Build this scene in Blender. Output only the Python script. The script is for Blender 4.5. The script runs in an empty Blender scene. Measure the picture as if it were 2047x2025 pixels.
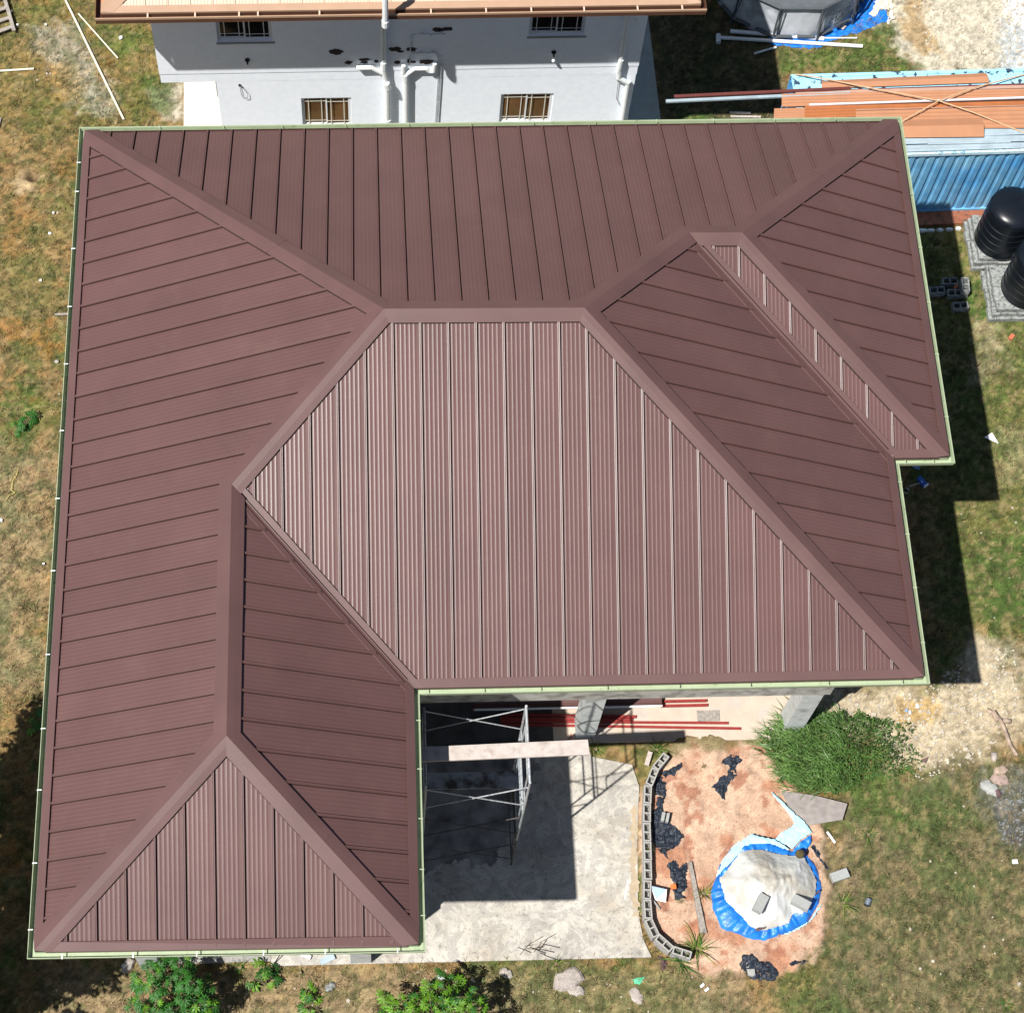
import bpy, bmesh, math, random
import numpy as np
from mathutils import Vector, Matrix

SC = bpy.context.scene
COL = SC.collection
# ---------------------------------------------------------------- camera
cam = bpy.data.objects.new('camera', bpy.data.cameras.new('camera'))
COL.objects.link(cam)
cam.location = (5.7697, -7.0504, 40.0139)
cam.rotation_euler = (0.43667, -0.05961, -0.0427)
cam.data.sensor_fit = 'HORIZONTAL'
cam.data.sensor_width = 36.0
cam.data.lens = 3841.53 / 2047 * 36.0
cam.data.clip_start = 0.5
cam.data.clip_end = 900
SC.camera = cam
# ---------------------------------------------------------------- light
SX, SY = 0.4733, 0.3528            # ground shift of a shadow per metre of height
EL = math.atan2(1, math.hypot(SX, SY))
w = bpy.data.worlds.new('World'); SC.world = w; w.use_nodes = True
nt = w.node_tree
sky = nt.nodes.new('ShaderNodeTexSky'); sky.sky_type = 'NISHITA'; sky.sun_disc = False
sky.sun_elevation = EL
sky.sun_rotation = math.atan2(-SX, -SY) % (2 * math.pi)
sky.air_density = 1.0; sky.dust_density = 0.6
bg = nt.nodes['Background']; bg.inputs[1].default_value = 0.05
nt.links.new(sky.outputs[0], bg.inputs[0])
sun = bpy.data.objects.new('sun', bpy.data.lights.new('sun', 'SUN'))
COL.objects.link(sun)
sun.data.energy = 5.0; sun.data.angle = math.radians(0.53); sun.data.color = (1.0, 0.965, 0.91)
sun.rotation_euler = Vector((SX, SY, -1)).to_track_quat('-Z', 'Y').to_euler()
sun.location = (0, 0, 60)
SC.view_settings.view_transform = 'Standard'; SC.view_settings.look = 'None'
SC.view_settings.exposure = 0.64; SC.view_settings.gamma = 1
SC.view_settings.use_curve_mapping = False
SC.render.engine = 'CYCLES'

# ---------------------------------------------------------------- helpers
RNG = random.Random(7)
NR = np.random.default_rng(11)
WL = {}

def vnoise(x, y, s, seed=0, oct=3, rough=.55):
    out = np.zeros_like(x, dtype=float); amp = 1.; tot = 0.
    for o in range(oct):
        r = np.random.default_rng(seed * 17 + o)
        T = r.random((128, 128))
        u = x * s * 2 ** o + 31.7 * o + 500; v = y * s * 2 ** o + 17.3 * o + 500
        iu = np.floor(u).astype(int); iv = np.floor(v).astype(int)
        fu = u - iu; fv = v - iv
        fu = fu * fu * (3 - 2 * fu); fv = fv * fv * (3 - 2 * fv)
        a = T[iu % 128, iv % 128]; b = T[(iu + 1) % 128, iv % 128]
        c = T[iu % 128, (iv + 1) % 128]; d = T[(iu + 1) % 128, (iv + 1) % 128]
        out += amp * ((a * (1 - fu) + b * fu) * (1 - fv) + (c * (1 - fu) + d * fu) * fv)
        tot += amp; amp *= rough
    return out / tot

def mat(name, c, r=.6, var=.12, vs=5., bump=0., bs=60., spec=.4, c2=None, c2s=2., c2t=.55, c2w=.08, attr=False, metal=0., trans=0., det=4.):
    m = bpy.data.materials.new(name); m.use_nodes = True
    n = m.node_tree; L = n.links.new; b = n.nodes['Principled BSDF']
    b.inputs['Roughness'].default_value = r; b.inputs['Specular IOR Level'].default_value = spec
    b.inputs['Metallic'].default_value = metal
    geo = n.nodes.new('ShaderNodeNewGeometry')
    def noise(s, d=4.):
        t = n.nodes.new('ShaderNodeTexNoise'); t.inputs['Scale'].default_value = s; t.inputs['Detail'].default_value = d
        L(geo.outputs['Position'], t.inputs['Vector']); return t.outputs['Fac']
    if attr:
        a = n.nodes.new('ShaderNodeAttribute'); a.attribute_name = 'Col'; colr = a.outputs['Color']
    else:
        rgb = n.nodes.new('ShaderNodeRGB'); rgb.outputs[0].default_value = (*c, 1); colr = rgb.outputs[0]
    if c2 is not None:
        mp = n.nodes.new('ShaderNodeMapRange'); mp.inputs['From Min'].default_value = c2t - c2w; mp.inputs['From Max'].default_value = c2t + c2w
        L(noise(c2s, 6.), mp.inputs['Value'])
        mx = n.nodes.new('ShaderNodeMix'); mx.data_type = 'RGBA'
        L(mp.outputs[0], mx.inputs[0]); L(colr, mx.inputs[6]); mx.inputs[7].default_value = (*c2, 1); colr = mx.outputs[2]
    if var:
        mp = n.nodes.new('ShaderNodeMapRange'); mp.inputs['From Min'].default_value = .3; mp.inputs['From Max'].default_value = .7
        mp.inputs['To Min'].default_value = 1 - var; mp.inputs['To Max'].default_value = 1 + var
        L(noise(vs, det), mp.inputs['Value'])
        mx = n.nodes.new('ShaderNodeVectorMath'); mx.operation = 'SCALE'
        L(colr, mx.inputs[0]); L(mp.outputs[0], mx.inputs['Scale']); colr = mx.outputs[0]
    L(colr, b.inputs['Base Color'])
    if bump:
        bp = n.nodes.new('ShaderNodeBump'); bp.inputs['Strength'].default_value = bump; bp.inputs['Distance'].default_value = .02
        L(noise(bs, 5.), bp.inputs['Height']); L(bp.outputs[0], b.inputs['Normal'])
    if trans:
        b.inputs['Transmission Weight'].default_value = trans
    return m

def sheet_shift(m, lo=.94, hi=1.06):
    # sheets of slightly different batches, and faint dusty streaks down the slope
    n = m.node_tree; L = n.links.new; b = n.nodes['Principled BSDF']; src = b.inputs['Base Color'].links[0].from_socket
    oi = n.nodes.new('ShaderNodeObjectInfo'); mp = n.nodes.new('ShaderNodeMapRange'); mp.inputs['To Min'].default_value = lo; mp.inputs['To Max'].default_value = hi
    L(oi.outputs['Random'], mp.inputs['Value']); mx = n.nodes.new('ShaderNodeVectorMath'); mx.operation = 'SCALE'; L(src, mx.inputs[0]); L(mp.outputs[0], mx.inputs['Scale'])
    geo = n.nodes.new('ShaderNodeNewGeometry'); no = n.nodes.new('ShaderNodeTexNoise'); no.inputs['Scale'].default_value = 2.2; no.inputs['Detail'].default_value = 8.; no.inputs['Roughness'].default_value = .7
    L(geo.outputs['Position'], no.inputs['Vector']); m2 = n.nodes.new('ShaderNodeMapRange'); m2.inputs['From Min'].default_value = .52; m2.inputs['From Max'].default_value = .78; m2.inputs['To Max'].default_value = .10
    L(no.outputs['Fac'], m2.inputs['Value']); c = n.nodes.new('ShaderNodeMix'); c.data_type = 'RGBA'; L(m2.outputs[0], c.inputs[0]); L(mx.outputs[0], c.inputs[6]); c.inputs[7].default_value = (.20, .14, .115, 1)
    L(c.outputs[2], b.inputs['Base Color'])

def thing(name, label, cat, loc=(0, 0, 0), group=None):
    o = bpy.data.objects.new(name, None); COL.objects.link(o)
    o.empty_display_size = .2; o.location = loc; WL[o.name] = Vector(loc)
    o['label'] = label; o['category'] = cat
    if group: o['group'] = group
    return o

class MB:
    def __init__(s): s.v = []; s.f = []
    def add(s, vs, fs):
        n = len(s.v); s.v += [tuple(p) for p in vs]; s.f += [tuple(i + n for i in f) for f in fs]; return s
    def box(s, c, d, rz=0., rx=0., ry=0.):
        R = Matrix.Rotation(rz, 3, 'Z') @ Matrix.Rotation(ry, 3, 'Y') @ Matrix.Rotation(rx, 3, 'X')
        P = [Vector(c) + R @ Vector((i * d[0] / 2, j * d[1] / 2, k * d[2] / 2)) for i in (-1, 1) for j in (-1, 1) for k in (-1, 1)]
        return s.add(P, [(0, 1, 3, 2), (4, 6, 7, 5), (0, 4, 5, 1), (2, 3, 7, 6), (0, 2, 6, 4), (1, 5, 7, 3)])
    def bx(s, x0, x1, y0, y1, z0, z1):
        return s.box(((x0 + x1) / 2, (y0 + y1) / 2, (z0 + z1) / 2), (abs(x1 - x0), abs(y1 - y0), abs(z1 - z0)))
    def tube(s, p0, p1, r, n=8, r1=None, cap=True):
        p0 = Vector(p0); p1 = Vector(p1); d = (p1 - p0).normalized()
        a = d.orthogonal().normalized(); b = d.cross(a); r1 = r if r1 is None else r1
        P = []
        for p, rr in ((p0, r), (p1, r1)):
            P += [p + (a * math.cos(t) + b * math.sin(t)) * rr for t in [2 * math.pi * i / n for i in range(n)]]
        F = [(i, (i + 1) % n, n + (i + 1) % n, n + i) for i in range(n)]
        if cap: F += [tuple(range(n))[::-1], tuple(range(n, 2 * n))]
        return s.add(P, F)
    def path(s, pts, r, n=6):
        for a, b in zip(pts[:-1], pts[1:]): s.tube(a, b, r, n)
        return s
    def prism(s, poly, z0, z1):
        n = len(poly); P = [(p[0], p[1], z0) for p in poly] + [(p[0], p[1], z1) for p in poly]
        return s.add(P, [tuple(range(n))[::-1], tuple(range(n, 2 * n))] + [(i, (i + 1) % n, n + (i + 1) % n, n + i) for i in range(n)])
    def grid(s, rows):
        m = len(rows[0]); P = [p for r in rows for p in r]
        return s.add(P, [(i * m + j, i * m + j + 1, (i + 1) * m + j + 1, (i + 1) * m + j) for i in range(len(rows) - 1) for j in range(m - 1)])
    def lathe(s, c, prof, n=32):
        rows = [[(c[0] + r * math.cos(2 * math.pi * i / n), c[1] + r * math.sin(2 * math.pi * i / n), c[2] + z) for i in range(n + 1)] for r, z in prof]
        return s.grid(rows)
    def build(s, name, m, parent=None, smooth=False, label=None, cat=None, group=None, kind=None, flip=False):
        off = WL.get(parent.name, Vector((0, 0, 0))) if parent else Vector((0, 0, 0))
        loc = Vector((0, 0, 0))
        if parent is None and kind != 'structure':
            A = np.array(s.v); loc = Vector((float(A[:, 0].mean()), float(A[:, 1].mean()), float(A[:, 2].min()))); off = loc
        me = bpy.data.meshes.new(name)
        me.from_pydata([(p[0] - off[0], p[1] - off[1], p[2] - off[2]) for p in s.v], [], [f[::-1] for f in s.f] if flip else s.f)
        me.materials.append(m)
        if smooth: me.polygons.foreach_set('use_smooth', [True] * len(me.polygons))
        me.update()
        o = bpy.data.objects.new(name, me); COL.objects.link(o)
        WL[o.name] = off
        if parent: o.parent = parent
        else: o.location = loc
        if label: o['label'] = label
        if cat: o['category'] = cat
        if group: o['group'] = group
        if kind: o['kind'] = kind
        return o

def pip(x, y, poly):
    inside = np.zeros(x.shape, bool); n = len(poly)
    for i in range(n):
        x0, y0 = poly[i]; x1, y1 = poly[(i + 1) % n]
        c = ((y0 > y) != (y1 > y)) & (x < (x1 - x0) * (y - y0) / ((y1 - y0) if y1 != y0 else 1e-9) + x0)
        inside ^= c
    return inside

def pdist(x, y, poly):
    d = np.full(x.shape, 1e9); n = len(poly)
    for i in range(n):
        ax, ay = poly[i]; bx_, by_ = poly[(i + 1) % n]
        ex, ey = bx_ - ax, by_ - ay; t = np.clip(((x - ax) * ex + (y - ay) * ey) / (ex * ex + ey * ey + 1e-9), 0, 1)
        d = np.minimum(d, np.hypot(x - ax - t * ex, y - ay - t * ey))
    return np.where(pip(x, y, poly), d, -d)

# ---------------------------------------------------------------- materials
BROWN = mat('brown_roof_paint', (.102, .054, .0505), r=.34, var=.07, vs=.8, spec=.30, bump=.08, bs=160, det=6.)
sheet_shift(BROWN)
BROWN_CAP = mat('brown_flashing_paint', (.102, .0545, .051), r=.42, var=.09, vs=1.2, spec=.36, bump=.05, bs=30)
GUT = mat('pale_green_gutter', (.32, .38, .245), r=.5, var=.07, vs=4, c2=(.17, .24, .12), c2s=7, c2t=.68)
WHITE = mat('white_plastic', (.78, .79, .78), r=.4, var=.04)
PVC = mat('white_pvc', (.72, .75, .75), r=.35, var=.06, vs=12)
PVC_OLD = mat('weathered_pvc', (.62, .66, .66), r=.5, var=.2, vs=10)
CONC = mat('weathered_concrete', (.37, .36, .33), r=.85, var=.2, vs=3, c2=(.16, .15, .13), c2s=4, c2t=.6, c2w=.12, bump=.3, bs=40)
CONC_COL = mat('column_concrete', (.47, .49, .48), r=.8, var=.12, vs=6, c2=(.24, .25, .24), c2s=3, c2t=.62, bump=.2, bs=60)
BLOCK = mat('block_concrete', (.33, .32, .30), r=.9, var=.16, vs=25, bump=.4, bs=120)
STONE = mat('grey_stone', (.25, .26, .25), r=.9, var=.3, vs=14, bump=.5, bs=60, c2=(.11, .12, .12), c2s=12, c2t=.58)
DARKWALL = mat('bare_block_wall', (.3, .29, .27), r=.9, var=.15)
TIMBER = mat('dark_timber', (.12, .08, .06), r=.7)
UNDER = mat('dark_roof_underlay', (.022, .012, .011), r=.9, var=0)
WOOD = mat('grey_wood', (.27, .24, .21), r=.8, var=.25, vs=14, bump=.3, bs=50)
PLANKW = mat('pale_plank', (.43, .375, .34), r=.75, var=.12, vs=8, c2=(.34, .28, .25), c2s=6, c2t=.62, bump=.25, bs=60)
PLANKG = mat('grey_board', (.30, .31, .32), r=.75, var=.18, vs=8, c2=(.07, .06, .05), c2s=3, c2t=.55)
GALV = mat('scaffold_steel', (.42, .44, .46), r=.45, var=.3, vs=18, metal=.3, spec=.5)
GALVD = mat('mid_shade_scaffold_steel', (.3, .33, .35), r=.5, var=.35, vs=18, metal=.2)  # scaffold steel darkened to put shade into its colour
GALV_SHADE = mat('deep_shade_scaffold_steel', (.07, .06, .055), r=.8, var=.4, vs=12)  # same steel painted near-black to stand for deep shade low down
RED = mat('red_oxide_steel', (.24, .03, .027), r=.5, var=.15, vs=10)
WALLW = mat('white_render', (.88, .93, 1.0), r=.75, var=.035, vs=7, bump=.25, bs=90, det=8.)
CREAM = mat('cream_screed', (.55, .52, .44), r=.8, var=.06, vs=4)
APRON = mat('grey_apron', (.34, .36, .33), r=.8, var=.12, vs=3)
TERRA_GLARE = mat('glare_pale_roof_paint', (.58, .44, .33), r=.36, var=.05, vs=3, spec=.6)  # terracotta roof paint made paler to put in the sun's glare
TANF = mat('tan_flashing_paint', (.36, .23, .15), r=.5, var=.06, vs=3)
TERRA = mat('terracotta_roof_paint', (.46, .20, .10), r=.4, var=.06, vs=3)
GUTTER_SHADE = mat('shade_dark_gutter', (.11, .05, .03), r=.4, var=.08)  # gutter colour darkened to put in the shade of its trough
PATCH = mat('bare_brown_plaster', (.045, .028, .028), r=.95, var=.5, vs=30, bump=.6, bs=80)
DARK = mat('black_gap', (.012, .012, .012), r=.9, var=0)
ALU = mat('white_aluminium', (.72, .74, .74), r=.4, var=.04)
ALUB = mat('cream_bars', (.70, .68, .58), r=.5, var=.04)
GLASS = mat('dark_window_glass', (.085, .045, .022), r=.06, var=.25, vs=1.5, spec=.5, c2=(.19, .10, .045), c2s=1.3, c2t=.5, c2w=.2)
GLASSD = mat('black_window_glass', (.008, .008, .01), r=.06, var=0, spec=.6)
BLUE = mat('blue_container_paint', (.075, .29, .57), r=.5, var=.16, vs=2, c2=(.20, .42, .58), c2s=1.3, c2t=.52, c2w=.2)
BLUEL = mat('faded_blue_paint', (.30, .58, .72), r=.55, var=.1, vs=5, c2=(.03, .05, .08), c2s=5.5, c2t=.60, c2w=.02)
BLUEW = mat('chalky_blue_edge', (.50, .68, .76), r=.6, var=.15, vs=12, c2=(.14, .28, .38), c2s=9, c2t=.62)
RUST = mat('rusty_base', (.24, .085, .045), r=.8, var=.3, vs=6, c2=(.10, .05, .035), c2s=7, c2t=.6)
ORANGE = mat('orange_brown_sheet', (.38, .18, .095), r=.45, var=.05, vs=3, spec=.5)
ORANGED = mat('rust_brown_sheet', (.33, .115, .04), r=.45, var=.10, vs=3)
PINKS = mat('pinkish_steel_strip', (.42, .27, .21), r=.45, var=.08)
DRED = mat('dark_red_steel', (.12, .035, .03), r=.45, var=.1)
GREYS = mat('grey_flashing', (.30, .37, .41), r=.4, var=.12, vs=4, spec=.5)
SILVER = mat('bright_steel_bar', (.78, .78, .82), r=.3, var=.05, metal=.2)
ROPE = mat('tan_strap', (.50, .33, .19), r=.8, var=.1)
TANK = mat('black_polyethylene', (.006, .008, .012), r=.3, var=.1, spec=.28)
POOLG = mat('grey_pool_liner', (.30, .33, .36), r=.5, var=.12, vs=3, c2=(.56, .59, .64), c2s=1.3, c2t=.50, c2w=.06)
POOLF = mat('dark_pool_frame', (.07, .08, .09), r=.5)
POOLIN = mat('dark_pool_inside', (.10, .11, .12), r=.3)
TARP = mat('blue_tarpaulin', (.012, .16, .56), r=.42, var=.30, vs=6, bump=1., bs=9, spec=.5)
TARPL = mat('pale_blue_tarpaulin', (.36, .62, .74), r=.5, var=.1, vs=10, bump=.4, bs=14)
SHEETW = mat('white_plastic_sheet', (.52, .53, .52), r=.55, var=.06, vs=5, bump=.9, bs=8, c2=(.33, .30, .25), c2s=1.4, c2t=.54, c2w=.14)
BLACKP = mat('black_polythene', (.016, .022, .034), r=.55, var=.6, vs=16, bump=.7, bs=14, spec=.35)
PAPER = mat('white_paper', (.8, .81, .82), r=.7, var=.03)
PAPERB = mat('pale_blue_board', (.26, .36, .56), r=.5, var=.05)
BLUEB = mat('blue_bag', (.03, .10, .38), r=.4, var=.2, vs=20)
LEAF = mat('cassava_leaf', (.022, .100, .011), r=.5, var=.35, vs=5, spec=.35)
LEAFY = mat('young_leaf', (.085, .20, .010), r=.45, var=.3, vs=5, spec=.35)
BLADE = mat('grass_blade_green', (.045, .12, .02), r=.5, var=.35, vs=4, spec=.3)
BLADEY = mat('yellow_green_blade', (.17, .20, .045), r=.5, var=.3, vs=6, spec=.3)
STEM = mat('plant_stem', (.16, .12, .07), r=.8)
BRICKR = mat('red_brick_bit', (.42, .12, .06), r=.85, var=.15, vs=20)
ROCK = mat('pale_rock', (.33, .29, .26), r=.9, var=.25, vs=9, bump=.6, bs=30)
CLOTH = mat('beige_cloth', (.33, .25, .19), r=.9, var=.25, vs=9, bump=.5, bs=30)
CLOTHW = mat('grey_white_cloth', (.30, .30, .285), r=.9, var=.2, vs=9, bump=.5, bs=30)
CLOTHB = mat('dark_purple_cloth', (.10, .06, .06), r=.9, var=.2, vs=9)
GREENP = mat('green_plastic_scrap', (.08, .42, .24), r=.5, var=.2)
# ================================================================ MAIN HOUSE
HG = 7.2013; YB = 17.0
W1, W2, WF, YC, YE = 16.905, 15.797, 6.434, 9.117, 4.618
PP = dict(L=(.4591, 0, 0), B=(0, -.448, .448 * YB), F=(0, .4434, -.4434 * YE), RA=(-.4396, 0, .4396 * W1), RB=(-.4484, 0, .4484 * W2),
          F2=(0, .4389, -.4389 * YC), W=(-.4673, 0, .4673 * WF), V=(0, .454, 0))
def X3(i, j, k):
    A = np.array([[PP[n][0], PP[n][1], -1] for n in (i, j, k)]); b = -np.array([PP[n][2] for n in (i, j, k)])
    s = np.linalg.solve(A, b); return (float(s[0]), float(s[1]), float(s[2]) + HG)
pA = (0, 16.753, HG); pB = (W1, 17.033, HG); pC = (W1, YC, HG); pD = (W2, YC, HG); pE = (W2, YE, HG); pF = (WF, YE, HG); pG = (WF, 0, HG); pH = (0, .084, HG)
R1 = X3('L', 'B', 'F'); R2 = X3('F', 'B', 'RB'); R3 = X3('B', 'RB', 'F2'); R4 = X3('B', 'RA', 'F2'); V1 = X3('L', 'F', 'W'); V2 = X3('L', 'W', 'V')

def interp(pl, ax, s):
    for a, b in zip(pl[:-1], pl[1:]):
        lo, hi = sorted((a[ax], b[ax]))
        if lo - 1e-6 <= s <= hi + 1e-6 and hi - lo > 1e-6:
            t = (s - a[ax]) / (b[ax] - a[ax]); return tuple(a[i] + (b[i] - a[i]) * t for i in range(3))
    e = pl[0] if abs(s - pl[0][ax]) < abs(s - pl[-1][ax]) else pl[-1]
    a, b = (pl[0], pl[1]) if e is pl[0] else (pl[-2], pl[-1])
    t = (s - a[ax]) / ((b[ax] - a[ax]) or 1e-9); return tuple(a[i] + (b[i] - a[i]) * t for i in range(3))

# face: lateral axis, lower polyline, upper polyline (by lateral coordinate), polygon edges with insets, first rib, rib pitch, sense
FACES = {
 'L': dict(ax=1, lo=[pH, pA], hi=[pH, V2, V1, R1, pA], n=(-PP['L'][0], 0, 1), r0=.62, sp=.4984, sg=1),
 'B': dict(ax=0, lo=[pA, pB], hi=[pA, R1, R2, R3, R4, pB], n=(0, .448, 1), r0=.518, sp=.4921, sg=1),
 'F': dict(ax=0, lo=[V1, pF, pE], hi=[V1, R1, R2, pE], n=(0, -.4434, 1), r0=6.66 - .503 * 7, sp=.5030, sg=1),
 'V': dict(ax=0, lo=[pH, pG], hi=[pH, V2, pG], n=(0, -.454, 1), r0=.529, sp=.4959, sg=1),
 'RB': dict(ax=1, lo=[pE, pD, R3], hi=[pE, R2, R3], n=(.4484, 0, 1), r0=5.64 - .5086 * 2, sp=.5086, sg=1),
 'RA': dict(ax=1, lo=[pC, pB], hi=[pC, R4, pB], n=(.4396, 0, 1), r0=9.66, sp=.5061, sg=1),
 'W': dict(ax=1, lo=[pG, pF, V1], hi=[pG, V2, V1], n=(.4673, 0, 1), r0=.555, sp=.513, sg=1),
 'F2': dict(ax=0, lo=[R3, pD, pC], hi=[R3, R4, pC], n=(0, -.4389, 1), r0=14.335, sp=.4906, sg=1),
}
def zf(fn, x, y):
    f = FACES[fn]; s = (x, y)[f['ax']]; o = 1 - f['ax']; t = (x, y)[o]
    a = interp(f['lo'], f['ax'], s); b = interp(f['hi'], f['ax'], s)
    if abs(b[o] - a[o]) < .25:
        nx, ny, _ = f['n']; q = f['lo'][0] if fn not in ('F', 'RB', 'F2') else (pE if fn != 'F2' else pC)
        return q[2] - nx * (x - q[0]) - ny * (y - q[1])
    k = (t - a[o]) / (b[o] - a[o]); return a[2] + (b[2] - a[2]) * k

house = thing('house', 'two-storey house with a brown ribbed metal hip roof and pale green gutters', 'house', (8.5, 8.5, 0))
dk = MB()
for pl in ([pH, V2, V1, R1, pA], [pA, R1, R2, R3, R4, pB], [V1, pF, pE, R2, R1], [pH, pG, V2], [pE, pD, R3, R2], [pC, pB, R4], [pG, pF, V1, V2], [R3, pD, pC, R4]):
    dk.add([(p[0], p[1], p[2] - .035) for p in pl], [tuple(range(len(pl)))])
roof = dk.build('roof', UNDER, house)

RIBP = [(0, 0), (.003, .038), (.014, .0412), (.019, .033), (.026, .033), (.029, .040), (.040, .0432), (.046, .036), (.049, 0)]
MINOR = []
for c in (.105, .184, .263, .342, .421): MINOR += [(c - .036, .0), (c - .020, .0008), (c - .008, .0026), (c, .0029), (c + .008, .0026), (c + .020, .0008), (c + .036, .0)]
PROFY = RIBP + MINOR + [(.488, 0)]                                   # gap on the near side of the next rib
PROFX = [(.069, 0)] + MINOR + [(.475, 0)] + [(.5 + u, h) for u, h in RIBP]   # gap on the right of the rib
EAVE_W = .15; CAP_W = .205; VAL_W = .15
def panels(fn, smin, smax):
    f = FACES[fn]; ax = f['ax']; o = 1 - ax; n = Vector(f['n']).normalized(); k0 = math.floor((smin - f['r0']) / f['sp']); k1 = math.ceil((smax - f['r0']) / f['sp'])
    sc = f['sp'] / .5
    for k in range(k0, k1 + 1):
        s0 = f['r0'] + k * f['sp'] - .026
        rows = []
        for u, h in (PROFX if ax == 0 else PROFY):
            s = s0 + u * sc
            if s < smin + .02 or s > smax - .02: continue
            a = Vector(interp(f['lo'], ax, s)); b = Vector(interp(f['hi'], ax, s))
            if (b - a).length < .12: continue
            a2 = a + (b - a).normalized() * (.03 if a.z < HG + .02 else .15)          # cut back at the valleys
            if (b - a2).length < .05: continue
            rows.append([a2 + n * h, (a2 + b) / 2 + n * h, b - (b - a).normalized() * .03 + n * h])
        if len(rows) > 3:
            MB().grid(rows).build('roof_panel', BROWN, roof, flip=(ax == 1))
panels('L', .084, 16.753); panels('B', 0, W1); panels('F', V1[0], W2); panels('V', 0, WF)
panels('RB', YE, R3[1]); panels('RA', YC, 17.03); panels('W', 0, V1[1]); panels('F2', R3[0], W1)

# ---- caps and flashings from inset polygons
def isect(p, d, q, e):
    t = ((q[0] - p[0]) * e[1] - (q[1] - p[1]) * e[0]) / (d[0] * e[1] - d[1] * e[0]); return (p[0] + d[0] * t, p[1] + d[1] * t)
class Face:
    def __init__(s, fn, poly): # counter-clockwise polygon seen from above
        s.fn = fn; s.p = poly; s.n = len(poly)
    def corner(s, i, dprev, dnext):
        a, b, c = s.p[i - 1], s.p[i], s.p[(i + 1) % s.n]
        d1 = Vector((b[0] - a[0], b[1] - a[1])).normalized(); d2 = Vector((c[0] - b[0], c[1] - b[1])).normalized()
        q1 = (a[0] - d1.y * dprev, a[1] + d1.x * dprev); q2 = (b[0] - d2.y * dnext, b[1] + d2.x * dnext)
        return isect(q1, d1, q2, d2)
    def z(s, xy, h):
        nn = Vector(FACES[s.fn]['n']).normalized()
        return Vector((xy[0], xy[1], zf(s.fn, *xy))) + nn * h
POLY = {'L': [pA, pH, V2, V1, R1], 'B': [pB, pA, R1, R2, R3, R4], 'F': [pF, pE, R2, R1, V1], 'V': [pH, pG, V2],
        'RB': [pE, pD, R3, R2], 'RA': [pC, pB, R4], 'W': [pG, pF, V1, V2], 'F2': [pD, pC, R4, R3]}
def kindof(a, b):
    if abs(a[2] - HG) < 1e-6 and abs(b[2] - HG) < 1e-6: return 'eave'
    S = {id(a), id(b)}
    if S == {id(pF), id(V1)} or S == {id(pD), id(R3)}: return 'valley'
    return 'cap'
CAPS = {}
for fn, pl in POLY.items():
    F = Face(fn, pl); n = F.n
    K = [kindof(pl[i], pl[(i + 1) % n]) for i in range(n)]
    wd = {'eave': EAVE_W if fn != 'B' else 0.0, 'valley': VAL_W, 'cap': CAP_W}
    for i in range(n):
        j = (i + 1) % n; k = K[i]; kp = K[i - 1]; kn = K[j]
        if k in ('cap', 'valley'):
            wi = wd[k]
            e0 = 0 if kp == 'eave' else wd[kp]; e1 = 0 if kn == 'eave' else wd[kn]
            P0, P1 = pl[i], pl[j]
            Q0 = F.corner(i, e0, wi); Q1 = F.corner(j, wi, e1)
            if k == 'cap' and kp == 'valley': Q0 = F.corner(i, 0, wi)
            if k == 'cap' and kn == 'valley': Q1 = F.corner(j, wi, 0)
            if k == 'valley': Q0 = F.corner(i, e0 if kp != 'cap' else CAP_W * .9, wi); Q1 = F.corner(j, wi, e1 if kn != 'cap' else CAP_W * .9)
            CAPS.setdefault(frozenset((id(P0), id(P1))), []).append((k, F, P0, P1, Q0, Q1))
        elif fn != 'B':
            e0 = CAP_W * .62 if kp == 'cap' else VAL_W * .2; e1 = CAP_W * .62 if kn == 'cap' else VAL_W * .2
            a0 = F.corner(i, e0, 0); a1 = F.corner(j, 0, e1); b0 = F.corner(i, e0, wd['eave']); b1 = F.corner(j, wd['eave'], e1)
            h = .052; m = MB()
            V = [F.z(a0, h) - Vector((0, 0, .10)), F.z(a0, h), F.z(b0, h), F.z(b0, h - .02)]
            U = [F.z(a1, h) - Vector((0, 0, .10)), F.z(a1, h), F.z(b1, h), F.z(b1, h - .02)]
            m.grid([V, U]).build('eave_flashing', BROWN_CAP, roof, flip=True)
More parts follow.
